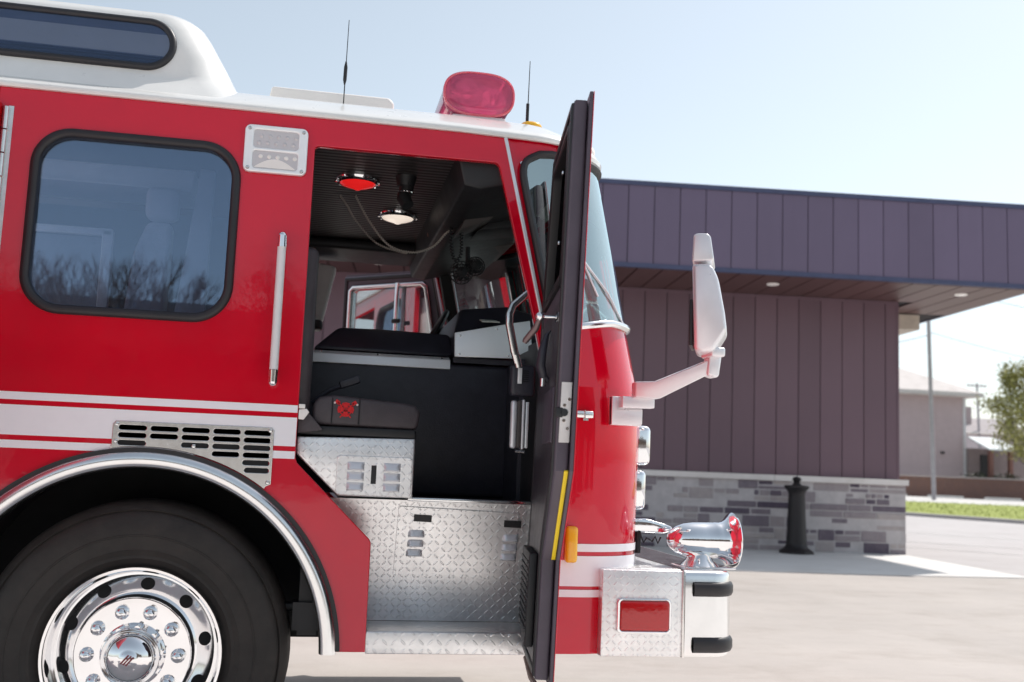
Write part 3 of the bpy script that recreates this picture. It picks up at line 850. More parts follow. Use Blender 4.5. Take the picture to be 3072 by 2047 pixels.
# coiled headset cords
def coil(path, r, turns_per_m, rad, mat, name):
    pts = [Vector(p) for p in path]; L = [0]
    sm = []
    for i in range(len(pts)-1):
        p0 = pts[max(i-1, 0)]; p1 = pts[i]; p2 = pts[i+1]; p3 = pts[min(i+2, len(pts)-1)]
        for k in range(12):
            t = k/12; sm.append(.5*((2*p1)+(-p0+p2)*t+(2*p0-5*p1+4*p2-p3)*t*t+(-p0+3*p1-3*p2+p3)*t**3))
    sm.append(pts[-1]); out = []; d = 0
    res = []
    for a, c in zip(sm, sm[1:]):
        n_ = max(1, int((c-a).length/.0022))
        for k in range(n_): res.append(a.lerp(c, k/n_))
    for i, p in enumerate(res):
        t = (res[min(i+1, len(res)-1)]-res[max(0, i-1)]).normalized()
        u = t.cross(Vector((0, 1, .1))).normalized(); v = t.cross(u)
        if i: d += (p-res[i-1]).length
        w = d*turns_per_m*2*pi; out.append(p + u*r*cos(w) + v*r*sin(w))
    b = MB(); b.tube(out, rad, 5); return b.build(name, mat, ft, smooth=80)
grey = simple('grey_cord', (.42, .38, .34), .45)
coil([(.071, .8, 2.41), (.11, .9, 2.385), (.156, 1.0, 2.343), (.256, 1.0, 2.247), (.366, 1.0, 2.213), (.40, .95, 2.20)], .0035, 90, .0028, grey, 'headset_cord')
coil([(.14, .8, 2.415), (.212, .8, 2.297), (.304, .8, 2.198), (.409, .8, 2.174), (.501, .8, 2.208), (.562, .8, 2.278), (.60, .8, 2.30)], .004, 90, .0032, grey, 'headset_cord')
coil([(.576, .75, 2.33), (.58, .75, 2.22), (.592, .75, 2.156), (.613, .75, 2.145), (.628, .75, 2.194), (.617, .75, 2.34)], .007, 70, .0035, M['black'], 'microphone_cord')
b = MB(); b.prism([(.53, .70, 2.42), (.566, .70, 2.455), (.625, .70, 2.39), (.60, .70, 2.30), (.55, .70, 2.30)], (0, .12, 0), bev=.012)
for k in range(5): b.tube([(.55+k*.014, .695, 2.33), (.545+k*.018, .69, 2.42)], .004, 6)
b.sphere((.603, .68, 2.383), .012); b.build('overhead_radio', simple('radio_black', (.03, .022, .02), .35, .3), ft)
# sun visors, cross bar, fan
b = MB(); b.prism([(.649, .45, 2.415), (.765, .48, 2.47), (.800, .55, 2.385), (.735, .62, 2.315), (.600, .62, 2.255)], (0, .25, .012), bev=.006); b.build('sun_visor', M['dkgrey'], ft)
b = MB(); b.prism([(.878, 1.35, 2.46), (.965, 1.35, 2.46), (.99, 1.40, 2.380), (.797, 1.40, 2.345)], (0, .55, .012), bev=.006); b.build('sun_visor', simple('taupe_visor', (.12, .10, .092), .55), ft)
b = MB(); b.prism([(.78, .75, 2.36), (.99, .75, 2.38), (.97, .75, 2.335), (.70, .75, 2.29)], (0, .30, .01), bev=.006); b.build('sun_visor', M['black'], ft)
b = MB(); b.tube([(.515, 1.2, 2.350), (.80, 1.2, 2.393)], .011, 8); b.build('grab_rail', M['bronze'], ft)
def fan(cx, cy, cz, r):
    b = MB()
    for rr_ in (r, r*.72, r*.42):
        b.tube([(cx+rr_*cos(2*pi*k/28), cy-.03*(1-rr_/r), cz+rr_*sin(2*pi*k/28)) for k in range(29)], .003, 5, cap=False)
    for k in range(16):
        a = 2*pi*k/16; b.tube([(cx, cy-.035, cz), (cx+r*.6*cos(a), cy-.028, cz+r*.6*sin(a)), (cx+r*cos(a), cy, cz+r*sin(a)), (cx+r*.8*cos(a), cy+.05, cz+r*.8*sin(a))], .0022, 5)
    b.lathe([(.0001, -.03), (.024, -.03), (.028, .05), (.0001, .07)], (cx, cy, cz), 'Y', 16)
    for k in range(4):
        a = pi/4+pi/2*k; b.prism([(cx+.02*cos(a), cy, cz+.02*sin(a)), (cx+r*.85*cos(a-.35), cy-.01, cz+r*.85*sin(a-.35)), (cx+r*.9*cos(a+.3), cy+.012, cz+r*.9*sin(a+.3))], (0, .003, 0))
    return b
f_ = fan(.665, 1.0, 2.135, .055); f2 = fan(.735, 1.02, 2.175, .045)
f_.add(f2.v, f2.f); f_.tube([(.70, 1.03, 2.15), (.70, 1.05, 2.27)], .012, 8)
f_.build('cab_fan', M['black'], ft)
# far A pillar lining and door frame edges
b = MB(); b.box(.0, W+.002, .49, 1.25, W+.33, .535, bev=.004); b.build('shadow_board', M['tread_deck'], ft)  # board added below the far side to widen the truck's ground shadow
b = MB(); b.prism([(.665, 2.10, 2.44), (.73, 2.10, 2.44), (.86, 2.10, 1.80), (.80, 2.10, 1.80)], (0, .06, 0)); b.build('pillar_lining', M['black'], ft)
b = MB(); b.tube([(.735, 2.08, 2.42), (.838, 2.08, 1.95)], .007, 6); b.build('pillar_trim', M['alu'], ft)

# crew compartment seen through the large window
b = MB(); b.box(-2.0, .96, 1.30, -.40, 1.0, 2.30)
b.build('crew_partition', simple('crew_lining', (.12, .14, .18), .6), ft)
b = MB(); b.prism([(-1.9, .60, 2.331), (-1.9, .60, 2.412), (-.536, .60, 2.412), (-.552, .60, 2.325)], (0, .35, 0), bev=.008); b.prism([(-1.9, .58, 2.322), (-.55, .58, 2.316), (-.55, .58, 2.326), (-1.9, .58, 2.332)], (0, .03, 0)); b.build('overhead_locker', simple('pale_locker', (.92, .92, .92), .5), ft)
b = MB(); b.box(-.708, .45, 2.163, -.580, .56, 2.298, bev=.03); b.prism([(-.800, .5, 1.40), (-.612, .5, 1.40), (-.605, .5, 2.160), (-.700, .5, 2.160), (-.745, .5, 2.04)], (0, .12, 0), bev=.02)
b.build('jump_seat', simple('grey_seat_cloth', (.78, .80, .84), .7), ft)
b = MB(); b.prism([(-.507, .5, 2.397), (-.449, .5, 2.394), (-.448, .5, 1.50), (-.60, .5, 1.50), (-.546, .5, 2.0)], (0, .04, 0), bev=.006); b.build('cabin_post', simple('post_grey', (.62, .66, .72), .5), ft)
b = MB(); b.box(-.850, .40, 1.30, -.808, .43, 2.09, bev=.005); b.box(-1.8, .40, 2.066, -.812, .43, 2.096, bev=.005); b.build('bulkhead_frame', simple('pale_frame', (.92, .92, .94), .4), ft)
b = MB(); b.box(-1.8, .44, 1.30, -.852, .45, 2.065); b.build('bulkhead_panel', simple('bulkhead_grey', (.30, .32, .38), .5), ft)
b = MB(); b.box(-2.3, .3, 1.228, -.3, W-.1, 1.30); b.build('crew_floor', M['black'], ft)

# ---------------- doors (front). u from the hinge, w thickness inwards, z up
def make_door(hinge, d, n_in, name_label, near):
    d = Vector((d[0], d[1], 0)).normalized(); n_in = Vector((n_in[0], n_in[1], 0)).normalized()
    def P(u, w, z): return Vector((hinge[0], hinge[1], 0)) + d*(u - 0) + n_in*w + Vector((0, 0, z))
    # matrix from (x=u, y=w, z)
    X = Matrix(((d.x, n_in.x, 0, hinge[0]), (d.y, n_in.y, 0, hinge[1]), (0, 0, 1, 0), (0, 0, 0, 1)))
    if near: X = X @ Matrix(((1, 0, 0, 0), (0, 1, -.022, .0287), (0, 0, 1, 0), (0, 0, 0, 1)))
    def prof(e):      # e: grow
        return [(.0-e, .535-e), (.59+e, .535-e), (.59+e, .930), (.85+e, 1.215), (.85+e, 2.39+e), (.155-e*.4, 2.39+e), (-.0-e, 1.80)]
    wn = [(.10, 1.80), (.76, 1.80), (.79, 1.83), (.79, 2.28), (.76, 2.31), (.235, 2.31), (.20, 2.28)]
    def P2(loops, w0, w1, bev, nm, mat, par):
        me = plate_mesh(loops, abs(w1-w0), bev)
        me.transform(X @ Matrix.Translation((0, (w0+w1)/2, 0)) @ XZ); 
        if X.determinant() < 0: me.flip_normals()
        me.materials.clear(); me.materials.append(mat); me.name = nm
        return mk(nm, me, par)
    D = P2([prof(-.022), wn], .014, .058, .008, 'door', M['dooredge'], ft)
    D['label'] = name_label
    P2([prof(.0), wn], .0005, .012, .002, 'door_flange', M['dooredge'], D)
    P2([prof(.001), wn], -.0025, .0, .001, 'outer_skin', M['red'], D)
    P2([prof(-.03), prof(-.052)] , .050, .066, .006, 'seal', M['rubber'], D)
    P2([wn, [(.13, 1.83), (.75, 1.83), (.765, 1.845), (.765, 2.27), (.75, 2.285), (.25, 2.285), (.225, 2.265)]], .008, .068, .008, 'window_frame', M['black'] if near else M['chrome_soft'], D)
    P2([[(.12, 1.81), (.78, 1.81), (.78, 2.30), (.22, 2.30)]], .030, .034, 0, 'window_pane', M['near_glass'] if near else M['door_glass'], D)
    P2([[(.05, .60), (.53, .60), (.53, .96), (.78, 1.24), (.78, 1.74), (.05, 1.74)]], .058, .063, .002, 'lining', M['doorin'], D)
    return D, X
D1, X1 = make_door((.900, -.010), (-.141, -.990), (-.990, .141), 'open front passenger door seen edge on, dark lined with a red skin', True)
b = MB()
# latch plate on the free edge, yellow reflective strip on the sloping edge
b.box(.831, .016, 1.30, .8335, .048, 1.482, bev=.0008); lt = b.build('latch_plate', simple('worn_white_plate', (.66, .62, .6), .45, .1), D1, xf=X1)
b = MB(); b.box(.828, .040, 1.375, .836, .062, 1.405, bev=.003); b.tube([(.829, .036, 1.390), (.836, .036, 1.390)], .012, 12); b.build('latch_bolt', M['black'], D1, xf=X1)
b = MB()
for z, w in ((1.430, .022), (1.412, .036), (1.366, .036), (1.342, .024)): b.tube([(.833, w, z), (.8355, w, z)], .005, 10)
split(b.build('screw', M['chrome'], D1, xf=X1))
b = MB(); b.prism([(.830, .014, 1.2175), (.830, .026, 1.2175), (.572, .026, .936), (.572, .014, .936)], (.003, 0, -.0035)); b.build('reflective_strip', M['yellow'], D1, xf=X1)
b = MB(); b.box(.45, .062, 1.30, .80, .070, 1.47, bev=.002); b.box(.78, .060, 1.30, .812, .066, 1.475, bev=.002); b.build('lock_cover', M['dooredge'], D1, xf=X1)
# window crank and pull handle on the lining
b = MB(); b.tube([(.75, .062, 1.690), (.75, .070, 1.690)], .018, 16); b.tube([(.75, .07, 1.690), (.75, .112, 1.690)], .005, 10); b.sphere((.75, .120, 1.690), .0150)
b.build('crank_handle', M['chrome'], D1, xf=X1)
b = MB(); b.tube([(.75, .120, 1.685), (.74, .130, 1.655), (.72, .158, 1.618), (.717, .162, 1.610)], [.009, .011, .0105, .008], 12); b.build('crank_arm', simple('bronzed_knob', (.16, .11, .11), .3, .6), D1, xf=X1)
b = MB(); b.tube([(.50, .066, 1.68), (.51, .078, 1.665), (.52, .090, 1.61), (.52, .094, 1.56), (.52, .082, 1.52), (.52, .066, 1.51)], [.004, .009, .017, .019, .017, .010], 12, flat=.7)
b.build('pull_strap', M['vinyl'], D1, xf=X1)
b = MB(); b.tube([(.525, .082, 1.516), (.525, .082, 1.490)], .010, 12); b.build('strap_end', M['chrome'], D1, xf=X1)
b = MB(); b.prism([(.14, .064, .700), (.14, .064, .945), (.50, .064, .945), (.50, .064, .645), (.30, .064, .645)], (0, .028, 0), bev=.006)
for k in range(11): b.box(.17, .091, .70+k*.021, .48, .096, .708+k*.021)
b.build('door_vent', M['black'], D1, xf=X1)
b = MB(); b.tube([(.02, .05, .53), (.30, .05, .515), (.57, .045, .53)], .009, 8); b.build('bottom_seal', M['bronze'], D1, xf=X1)
b = MB()
for z in (1.93, 2.16): b.box(.70, .066, z, .716, .074, z+.010, bev=.001)
split(b.build('window_clip', M['chrome'], D1, xf=X1))

D2, X2 = make_door((.832, W+.006), (-.77, .64), (-.64, -.77), 'far driver door standing part open with a chrome framed window', False)
b = MB(); b.box(.40, .060, 1.80, .425, .078, 2.31, bev=.004); b.build('window_post', M['chrome_soft'], D2, xf=X2)
b = MB(); b.box(.37, .078, 2.06, .43, .092, 2.085, bev=.004); b.build('window_latch', M['black'], D2, xf=X2)

# ---------------- mirror
b = MB(); b.box(1.130, -.022, 1.398, 1.252, .012, 1.508, bev=.003); b.prism([(1.158, -.02, 1.463), (1.287, -.02, 1.466), (1.287, -.02, 1.504), (1.158, -.02, 1.507)], (0, -.05, 0), bev=.004)
b.prism([(1.130, -.03, 1.399), (1.252, -.03, 1.404), (1.252, -.03, 1.462), (1.150, -.03, 1.456), (1.150, -.03, 1.507), (1.130, -.03, 1.507)], (0, .03, 0), bev=.002)
mr = b.build('mirror', M['cast'], ft); mr['label'] = 'large chrome side mirror on an angled arm'
b = MB(); b.prism([(1.20, -.045, 1.502), (1.20, -.045, 1.562), (1.275, -.07, 1.566), (1.440, -.17, 1.646), (1.444, -.17, 1.592), (1.290, -.07, 1.500)], (0, -.05, 0), bev=.006)
b.build('arm', M['cast'], mr)
b = MB(); b.prism([(1.435, -.17, 1.590), (1.442, -.17, 1.668), (1.492, -.17, 1.668), (1.482, -.17, 1.586), (1.465, -.17, 1.580)], (0, -.06, 0), bev=.012); b.build('elbow', M['cast'], mr)
MH = Matrix.Translation((1.44, -.22, 0)) @ Matrix.Rotation(radians(-23), 4, 'Z') @ Matrix.Translation((-1.44, .22, 0))
def yplate(pts, y, w_, bev, nm, mat, par):
    b = MB(); b.prism([(x, y, z) for x, z in pts], (0, w_, 0), bev=bev); return b.build(nm, mat, par, smooth=60, xf=MH)
yplate([(1.380, 1.990), (1.392, 1.672), (1.420, 1.664), (1.462, 1.672), (1.482, 1.705), (1.508, 1.748), (1.500, 1.81), (1.476, 1.932), (1.458, 1.975), (1.438, 1.992)], -.33, .22, .018, 'housing', M['cast'], mr)
yplate([(1.379, 2.0), (1.383, 2.100), (1.395, 2.106), (1.432, 2.106), (1.445, 2.094), (1.458, 2.012), (1.452, 2.003)], -.32, .20, .012, 'upper_housing', M['cast'], mr)
b = MB(); b.box(1.372, -.315, 1.690, 1.386, -.125, 1.86, bev=.003); b.build('mirror_glass', M['black'], mr, xf=MH)
b = MB(); b.box(1.43, -.28, 1.655, 1.485, -.17, 1.69, bev=.008); b.build('pivot', M['cast'], mr)

# ---------------- headlights, siren, bumper
def lampbox(z0, z1, y0, y1, x0, x1, nm, label=None):
    b = MB(); b.box(x0, y0, z0, x1, y1, z1, bev=.022); o = b.build(nm, M['chrome'], ft)
    b = MB(); b.box(x1-.004, y0+.03, z0+.03, x1+.004, y1-.03, z1-.03, bev=.004); b.build('lens', M['clear'], o)
    return o
for m_ in (0, 1):
    ya, yb_ = (.20, .60) if not m_ else (W-.60, W-.20)
    lampbox(1.252, 1.412, ya, yb_, 1.30, 1.368, 'turn_signal'); lampbox(1.072, 1.232, ya, yb_, 1.29, 1.352, 'headlight')
# bumper
b = MB(); b.box(1.111, -.030, .538, 1.428, .02, .855, bev=.004); bp = b.build('bumper', M['tread_fine'], ft); bp['label'] = 'tread plate and chrome front bumper extension'
b = MB(); b.box(1.12, .02, .54, 1.43, W-.02, .60); b.box(1.111, W-.02, .538, 1.428, W+.03, .855, bev=.004); b.build('bumper_underside', M['black'], bp)
b = MB(); b.box(1.10, .02, .845, 1.44, W-.02, .857, bev=.002); b.build('deck', M['tread_deck'], bp)
def bo(r_, x0, off, n=8):
    x1 = 1.640+off; p = [Vector((x0, -.034-off, 0))]
    for k in range(n+1):
        a = k/n*pi/2; p.append(Vector((x1-r_+r_*sin(a), -.034-off+r_-r_*cos(a), 0)))
    p += [Vector((x1+.04, W/2, 0))]
    return p + [mir(v) for v in p[-2::-1]]
b = MB(); rows = []
for z, o_ in ((.535, -.03), (.537, -.012), (.543, -.002), (.555, .003), (.60, .004), (.69, .005), (.79, .004), (.838, .003), (.850, -.002), (.857, -.012), (.859, -.03)):
    rows.append([Vector((v.x, v.y, z)) for v in bo(.085+o_, 1.436, o_)])
b.grid(rows); b.add(rows[-1], [tuple(range(len(rows[-1])))])
b.build('bumper_face', M['chrome_soft'], bp, smooth=50)
for z0, z1 in ((.761, .818), (.553, .613)):
    b = MB(); rows = []
    for z, o_ in ((z0, .001), (z0+.004, .011), (z0+.016, .017), (z1-.016, .017), (z1-.004, .011), (z1, .001)):
        rows.append([Vector((v.x, v.y, z)) for v in bo(.085+o_, 1.468, o_)])
    b.grid(rows); b.build('rubber_strip', M['rubber'], bp, smooth=50)
b = MB(); b.box(1.426, -.036, .535, 1.438, .0, .857, bev=.003); b.build('end_cap', M['steel'], bp)
ml = plate('warning_lamp', [rrect(1.168, .624, 1.380, .752, .016, 5), rrect(1.180, .633, 1.371, .744, .012, 5)], -.046, -.031, M['chrome'], bp, .004)
b = MB(); b.box(1.180, -.049, .634, 1.371, -.034, .743, bev=.012); o = b.build('warning_lamp_lens', M['redlens'], bp)
# siren
b = MB(); sy, sz = .16, .962
pr = [(.0001, 1.428), (.016, 1.430), (.034, 1.440), (.052, 1.462), (.064, 1.492), (.070, 1.53), (.0715, 1.57), (.0715, 1.618), (.0725, 1.620), (.0725, 1.640), (.075, 1.655), (.083, 1.672), (.097, 1.684), (.108, 1.692), (.113, 1.699), (.110, 1.704), (.09, 1.699), (.07, 1.68), (.055, 1.65), (.0001, 1.64)]
b.lathe(pr, (0, sy, sz), 'X', 56); sr = b.build('siren', M['chrome'], ft, smooth=50); sr['label'] = 'chrome bell shaped siren on the front bumper'
b = MB(); b.lathe([(.098, -.012), (.085, 0), (.055, .028), (.045, .05)], (1.565, sy, .858), 'Z', 32); b.box(1.48, sy-.1, .857, 1.68, sy+.1, .863, bev=.002); b.build('pedestal', M['chrome'], sr)
b = MB()
for x, z in ((1.46, 1.012), (1.445, .93), (1.455, .945)): b.lathe([(.0001, -.006), (.006, -.004), (.007, 0)], (x, sy-.06, z), n=10)
split(b.build('screw', M['steel'], sr))
b = MB(); b.prism([(1.30, .22, 1.034), (1.36, .22, 1.038), (1.44, .22, 1.018), (1.47, .22, 1.008), (1.47, .22, .990), (1.43, .22, .98), (1.30, .22, .985)], (0, .5, 0), bev=.006)
b.build('hose_tray', M['chrome'], ft)
b = MB()
b.tube([(1.33, .21, .985)] + [(1.335+.012*k+.0, .21, .955 + .014*cos(k*2.6)) for k in range(8)], .004, 6); b.tube([(1.33, .23, .90), (1.33, .23, .985)], .012, 8)
b.build('wiring', M['black'], ft)

# ------------------------------------------------------------------ setting
def concrete(name, col, var=.12, scale=.6, rough=.85, crack=False, speck=.06):
    m = NT(name); m.set(Roughness=rough); m.b.inputs['Specular IOR Level'].default_value = .3
    co = m.coord()
    f = m.noise(scale, 6, .62, co); f2 = m.noise(70, 3, .6, co); f3 = m.noise(scale*1.6, 5, .6, co, vec_scale=(.25, 3, 1))
    f4 = m.noise(9, 6, .75, co); f5 = m.noise(220, 2, .5, co)
    mix = m.math('ADD', m.math('ADD', m.math('MULTIPLY', f, .42), m.math('MULTIPLY', f5, .16)), m.math('ADD', m.math('MULTIPLY', f2, .12), m.math('ADD', m.math('MULTIPLY', f3, .16), m.math('MULTIPLY', f4, .14))))
    base = m.ramp(mix, [(.35, tuple(c*(1-var) for c in col)), (.65, tuple(c*(1+var) for c in col))])
    st = m.ramp(m.noise(1.1, 6, .7, co, vec_scale=(1, 1.6, 1)), [(.50, (1, 1, 1)), (.62, (.93, .92, .91)), (.75, (.82, .81, .80))])
    mx = m.n('ShaderNodeMixRGB'); mx.blend_type = 'MULTIPLY'; mx.inputs[0].default_value = 1.0
    m.l(base, mx.inputs[1]); m.l(st, mx.inputs[2]); m.l(mx.outputs[0], m.b.inputs['Base Color'])
    m.bump(f2, .25, .004)
    return m.mat
M['drive'] = concrete('driveway_concrete', (.475, .432, .397), .15, .5)
M['bounce_apron'] = concrete('bounce_apron_concrete', (.74, .70, .66), .06, .5)  # made paler than the driveway to bounce light onto the truck
M['walk'] = concrete('sidewalk_concrete', (.74, .72, .69), .06, 1.2)
M['asphalt'] = concrete('pale_asphalt', (.50, .47, .46), .10, .4)
M['lot'] = concrete('lot_concrete', (.62, .60, .57), .06, .3)
M['line'] = concrete('worn_road_paint', (.62, .60, .58), .10, 2)

def sheet(name, pts, mat):
    b = MB(); b.add(pts, [tuple(range(len(pts)))]); return struct(b.build(name, mat, smooth=0))
sheet('ground', [(-600, -600, -.03), (600, -600, -.03), (600, 900, -.03), (-600, 900, -.03)], M['asphalt'])
sheet('driveway', [(-40, 1.7, 0), (12.6, 1.7, 0), (10.6, 9.20, 0), (-40, 12.1, 0)], M['drive'])
sheet('bounce_apron', [(-40, -30, 0), (22, -30, 0), (12.6, 1.68, 0), (-40, 1.68, 0)], M['bounce_apron'])  # unseen near ground, added as a pale reflector for the shaded side
yb = -.10505
BU = Vector((cos(yb), sin(yb), 0)); BN = Vector((sin(yb), -cos(yb), 0)); BO = Vector((10.18, 13.08, 0))
def bp_(u, n, z): return BO + BU*u + BN*n + Vector((0, 0, z))
# pavement slab along the building
b = MB(); b.prism([(-40, 13.1, -.1), (-40, 12.10+1.9, -.1), (8.0, 13.4, -.1), (10.25, 13.2, -.1), (9.90, 9.25, -.1), (8.2, 9.22, -.1), (-40, 12.1, -.1)][1:], (0, 0, .112)); struct(b.build('sidewalk', M['walk'], smooth=0))
b = MB()
b.add([(9.93, 9.1, .004), (40, 1, .004), (60, 30, .004), (25.0, 29.6, .004), (23.3, 35, .004), (18, 52, .004), (6, 90, .004), (-6, 90, .004), (10.4, 17, .004), (10.27, 13.2, .004)], [tuple(range(10))])
struct(b.build('road', M['asphalt'], smooth=0))
b = MB()
for (x0, y0), (x1, y1), w_ in (((17.5, 18.8), (13.4, 22.7), .22), ((14.8, 15.5), (11.2, 18.3), .14), ((13.4, 13.6), (10.6, 16.0), .14)):
    d = Vector((x1-x0, y1-y0, 0)).normalized(); n_ = Vector((-d.y, d.x, 0))*w_/2; p = Vector((x0, y0, .0085)); q = Vector((x1, y1, .0085))
    b.add([p-n_, q-n_, q+n_, p+n_], [(0, 1, 2, 3)])
struct(b.build('road_markings', M['line'], smooth=0))
# kerb, grass strip, raised lot beyond
kd = Vector((-.297, .955, 0))
kp = [Vector((24.96, 29.71, 0)) + kd*t for t in (-14, -7, 0, 7, 20, 45)]
b = MB()
kn = Vector((.955, .297, 0))*.28
rows = [[p + Vector((0, 0, 0)) for p in kp], [p + Vector((0, 0, .13)) for p in kp], [p + kn + Vector((0, 0, .14)) for p in kp], [p + kn + Vector((0, 0, 0)) for p in kp]]
b.grid(rows); struct(b.build('kerb', concrete('kerb_concrete', (.45, .42, .41), .1, 2), smooth=0))
gm = NT('lawn_grass'); gm.set(Roughness=.9)
gm.l(gm.ramp(gm.noise(3.0, 6, .75), [(.3, (.22, .26, .05)), (.55, (.38, .43, .10)), (.75, (.52, .55, .20))]), gm.b.inputs['Base Color']); gm.bump(gm.noise(40, 4, .7), .8, .05)
b = MB()
fr_ = [p + kn + Vector((0, 0, .141)) for p in kp]
bk = [Vector((43, 36, .45)), Vector((38, 38, .45)), Vector((32.6, 40.0, .45)), Vector((27.5, 42.0, .45)), Vector((22, 52, .45)), Vector((13, 74, .45))]
b.grid([fr_, [f.lerp(k, .5)+Vector((0, 0, .03)) for f, k in zip(fr_, bk)], bk]); gr = b.build('grass_strip', gm.mat, smooth=60); struct(gr)
b = MB(); far = [Vector((v.x*6+40, v.y*6, .5)) for v in bk]; mid = [v + Vector((9, 12, .05)) for v in bk]
b.grid([bk, mid, far]); struct(b.build('parking_lot', M['lot'], smooth=0))

# tufts of real grass blades on the strip
b = MB()
for i in range(5200):
    t = random.random()*.999*(len(fr_)-1); k = int(t); u = random.random()
    p = fr_[k].lerp(fr_[k+1], t-k).lerp(bk[k].lerp(bk[k+1], t-k), u) + Vector((0, 0, .03))
    if p.x < 22 or p.y > 60: continue
    a = random.random()*2*pi; h_ = random.uniform(.02, .055); w_ = .03
    b.add([p-Vector((cos(a), sin(a), 0))*w_, p+Vector((cos(a), sin(a), 0))*w_, p+Vector((random.uniform(-.05, .05), random.uniform(-.05, .05), h_))], [(0, 1, 2)])
gt = b.build('grass', gm.mat, smooth=0); gt['kind'] = 'stuff'; tag(gt, 'short yellow green grass on the strip behind the kerb', 'grass')

# ------------------------------------------------------------------ dark building
bd = thing('station_building', 'low dark brown panelled building with stone base and wide flat canopy', 'building', bp_(-10, -3, 0))
bd_inv = Matrix.Translation(bd.location).inverted()
def bpart(mb, name, mats, par=None, smooth=40):
    o = mb.build(name, mats, None, smooth=smooth); o.parent = par or bd; o.matrix_parent_inverse = bd_inv if par is None else Matrix.Identity(4)
    return o
def bbox(mb, u0, n0, z0, u1, n1, z1, mi=0):
    vs = [bp_(u, n, z) for z in (z0, z1) for u, n in ((u0, n0), (u1, n0), (u1, n1), (u0, n1))]
    mb.add(vs, [(0, 1, 2, 3), (7, 6, 5, 4), (0, 4, 5, 1), (1, 5, 6, 2), (2, 6, 7, 3), (3, 7, 4, 0)], mi)
def panel_mat(name, col, sc=1):
    m = NT(name); m.set(Roughness=.45); m.b.inputs['Specular IOR Level'].default_value = .45
    ge = m.n('ShaderNodeNewGeometry'); f = m.noise(.8, 5, .6); f2 = m.noise(260, 2, .5)
    mix = m.math('ADD', m.math('MULTIPLY', ge.outputs['Random Per Island'], .40), m.math('ADD', m.math('MULTIPLY', f, .35), m.math('MULTIPLY', m.noise(2.2, 6, .7, vec_scale=(3, 3, .25)), .25)))
    m.l(m.ramp(mix, [(.25, tuple(c*.88 for c in col)), (.75, tuple(c*1.1 for c in col))]), m.b.inputs['Base Color'])
    m.bump(m.math('ADD', m.math('MULTIPLY', f2, .12), m.noise(1.6, 3, .5, vec_scale=(1, 1, .5))), .10, .02); return m.mat
M['wallp'] = panel_mat('brown_metal_wall', (.165, .103, .128))
M['fasc'] = panel_mat('brown_metal_fascia', (.155, .122, .192))
M['soff'] = panel_mat('brown_soffit', (.13, .068, .066))
M['trimb'] = simple('blue_grey_flashing', (.07, .08, .15), .4, .2)
M['groove'] = simple('panel_groove', (.012, .008, .012), .8)
ZS, ZF, OV = 4.46, 5.87, 1.75
UL, UR = -32, 1.55
b = MB(); bbox(b, UL, -6, 0, -.02, -.03, ZS); bpart(b, 'wall_core', M['groove'])
b = MB(); u = -.03
b2 = []
first_w = True
while u > UL:
    w_ = .215 if first_w else .395; first_w = False
    bbox(b, 0, 0, 0, 0, 0, 0) if False else None
    b2.append((u-w_+.014, u)); u -= w_
b = MB()
for a, c in b2: bbox(b, a, -.032, 1.299, c, -.004, ZS-.06)
bpart(b, 'wall', M['wallp'], smooth=0)
b = MB(); bbox(b, UL, -.03, ZS-.06, 0, .006, ZS-.012); bbox(b, -.03, -.03, 1.30, .008, .004, ZS-.06); bbox(b, -.026, -6, 1.3, .006, -.031, ZS); bpart(b, 'corner_trim', M['wallp'], smooth=0)
# stone base: random ashlar
sm = NT('ashlar_stone'); sm.set(Roughness=.85)
ge = sm.n('ShaderNodeNewGeometry')
f = sm.noise(9, 5, .7)
mx = sm.math('ADD', sm.math('MULTIPLY', ge.outputs['Random Per Island'], .75), sm.math('MULTIPLY', f, .3))
sm.l(sm.ramp(mx, [(.15, (.085, .066, .098)), (.34, (.17, .14, .17)), (.58, (.29, .25, .27)), (.92, (.50, .45, .43))]), sm.b.inputs['Base Color']); sm.bump(sm.noise(16, 6, .7), .9, .03)
b = MB(); rnd = random.Random(11)
def stone(u0, z0, u1, z1, side=None):
    n1 = .06 + rnd.uniform(-.012, .012); e = .010; j = .006
    bm = bmesh.new()
    vs = []
    if side is None: f8 = [(u0+e, -.02, z0+e), (u1-e, -.02, z0+e), (u1-e, n1, z0+e), (u0+e, n1, z0+e), (u0+e, -.02, z1-e), (u1-e, -.02, z1-e), (u1-e, n1, z1-e), (u0+e, n1, z1-e)]
    vs = [bm.verts.new(bp_(*p)) for p in f8]
    for q in ((0, 1, 2, 3), (7, 6, 5, 4), (0, 4, 5, 1), (1, 5, 6, 2), (2, 6, 7, 3), (3, 7, 4, 0)): bm.faces.new([vs[i] for i in q])
    bmesh.ops.bevel(bm, geom=bm.edges[:], offset=.008, segments=1, affect='EDGES')
    b.bm(bm)
bands = []; z = 0
while z < 1.19:
    h_ = rnd.choice((.09, .12, .155, .20)); h_ = min(h_, 1.20-z)
    if 1.20-z-h_ < .05: h_ = 1.20-z
    bands.append((z, z+h_)); z += h_
for z0, z1 in bands:
    u = .10 + rnd.uniform(-.004, .012)
    while u > -22:
        w_ = rnd.uniform(.22, .72)*(1.0 if z1-z0 < .16 else .8)
        if u-w_ < -22: w_ = u+22
        if z1-z0 > .14 and rnd.random() < .5:
            zm = z0+(z1-z0)*rnd.choice((.45, .55, .5)); stone(u-w_, z0, u, zm)
            k = rnd.uniform(.35, .65); stone(u-w_*k, zm, u, z1); stone(u-w_, zm, u-w_*k, z1)
        else: stone(u-w_, z0, u, z1)
        u -= w_
bpart(b, 'stone_base', sm.mat, smooth=0)
b = MB(); bbox(b, UL, -.03, 0, .092, .054, 1.199); bpart(b, 'mortar', simple('mortar', (.50, .47, .47), .9))
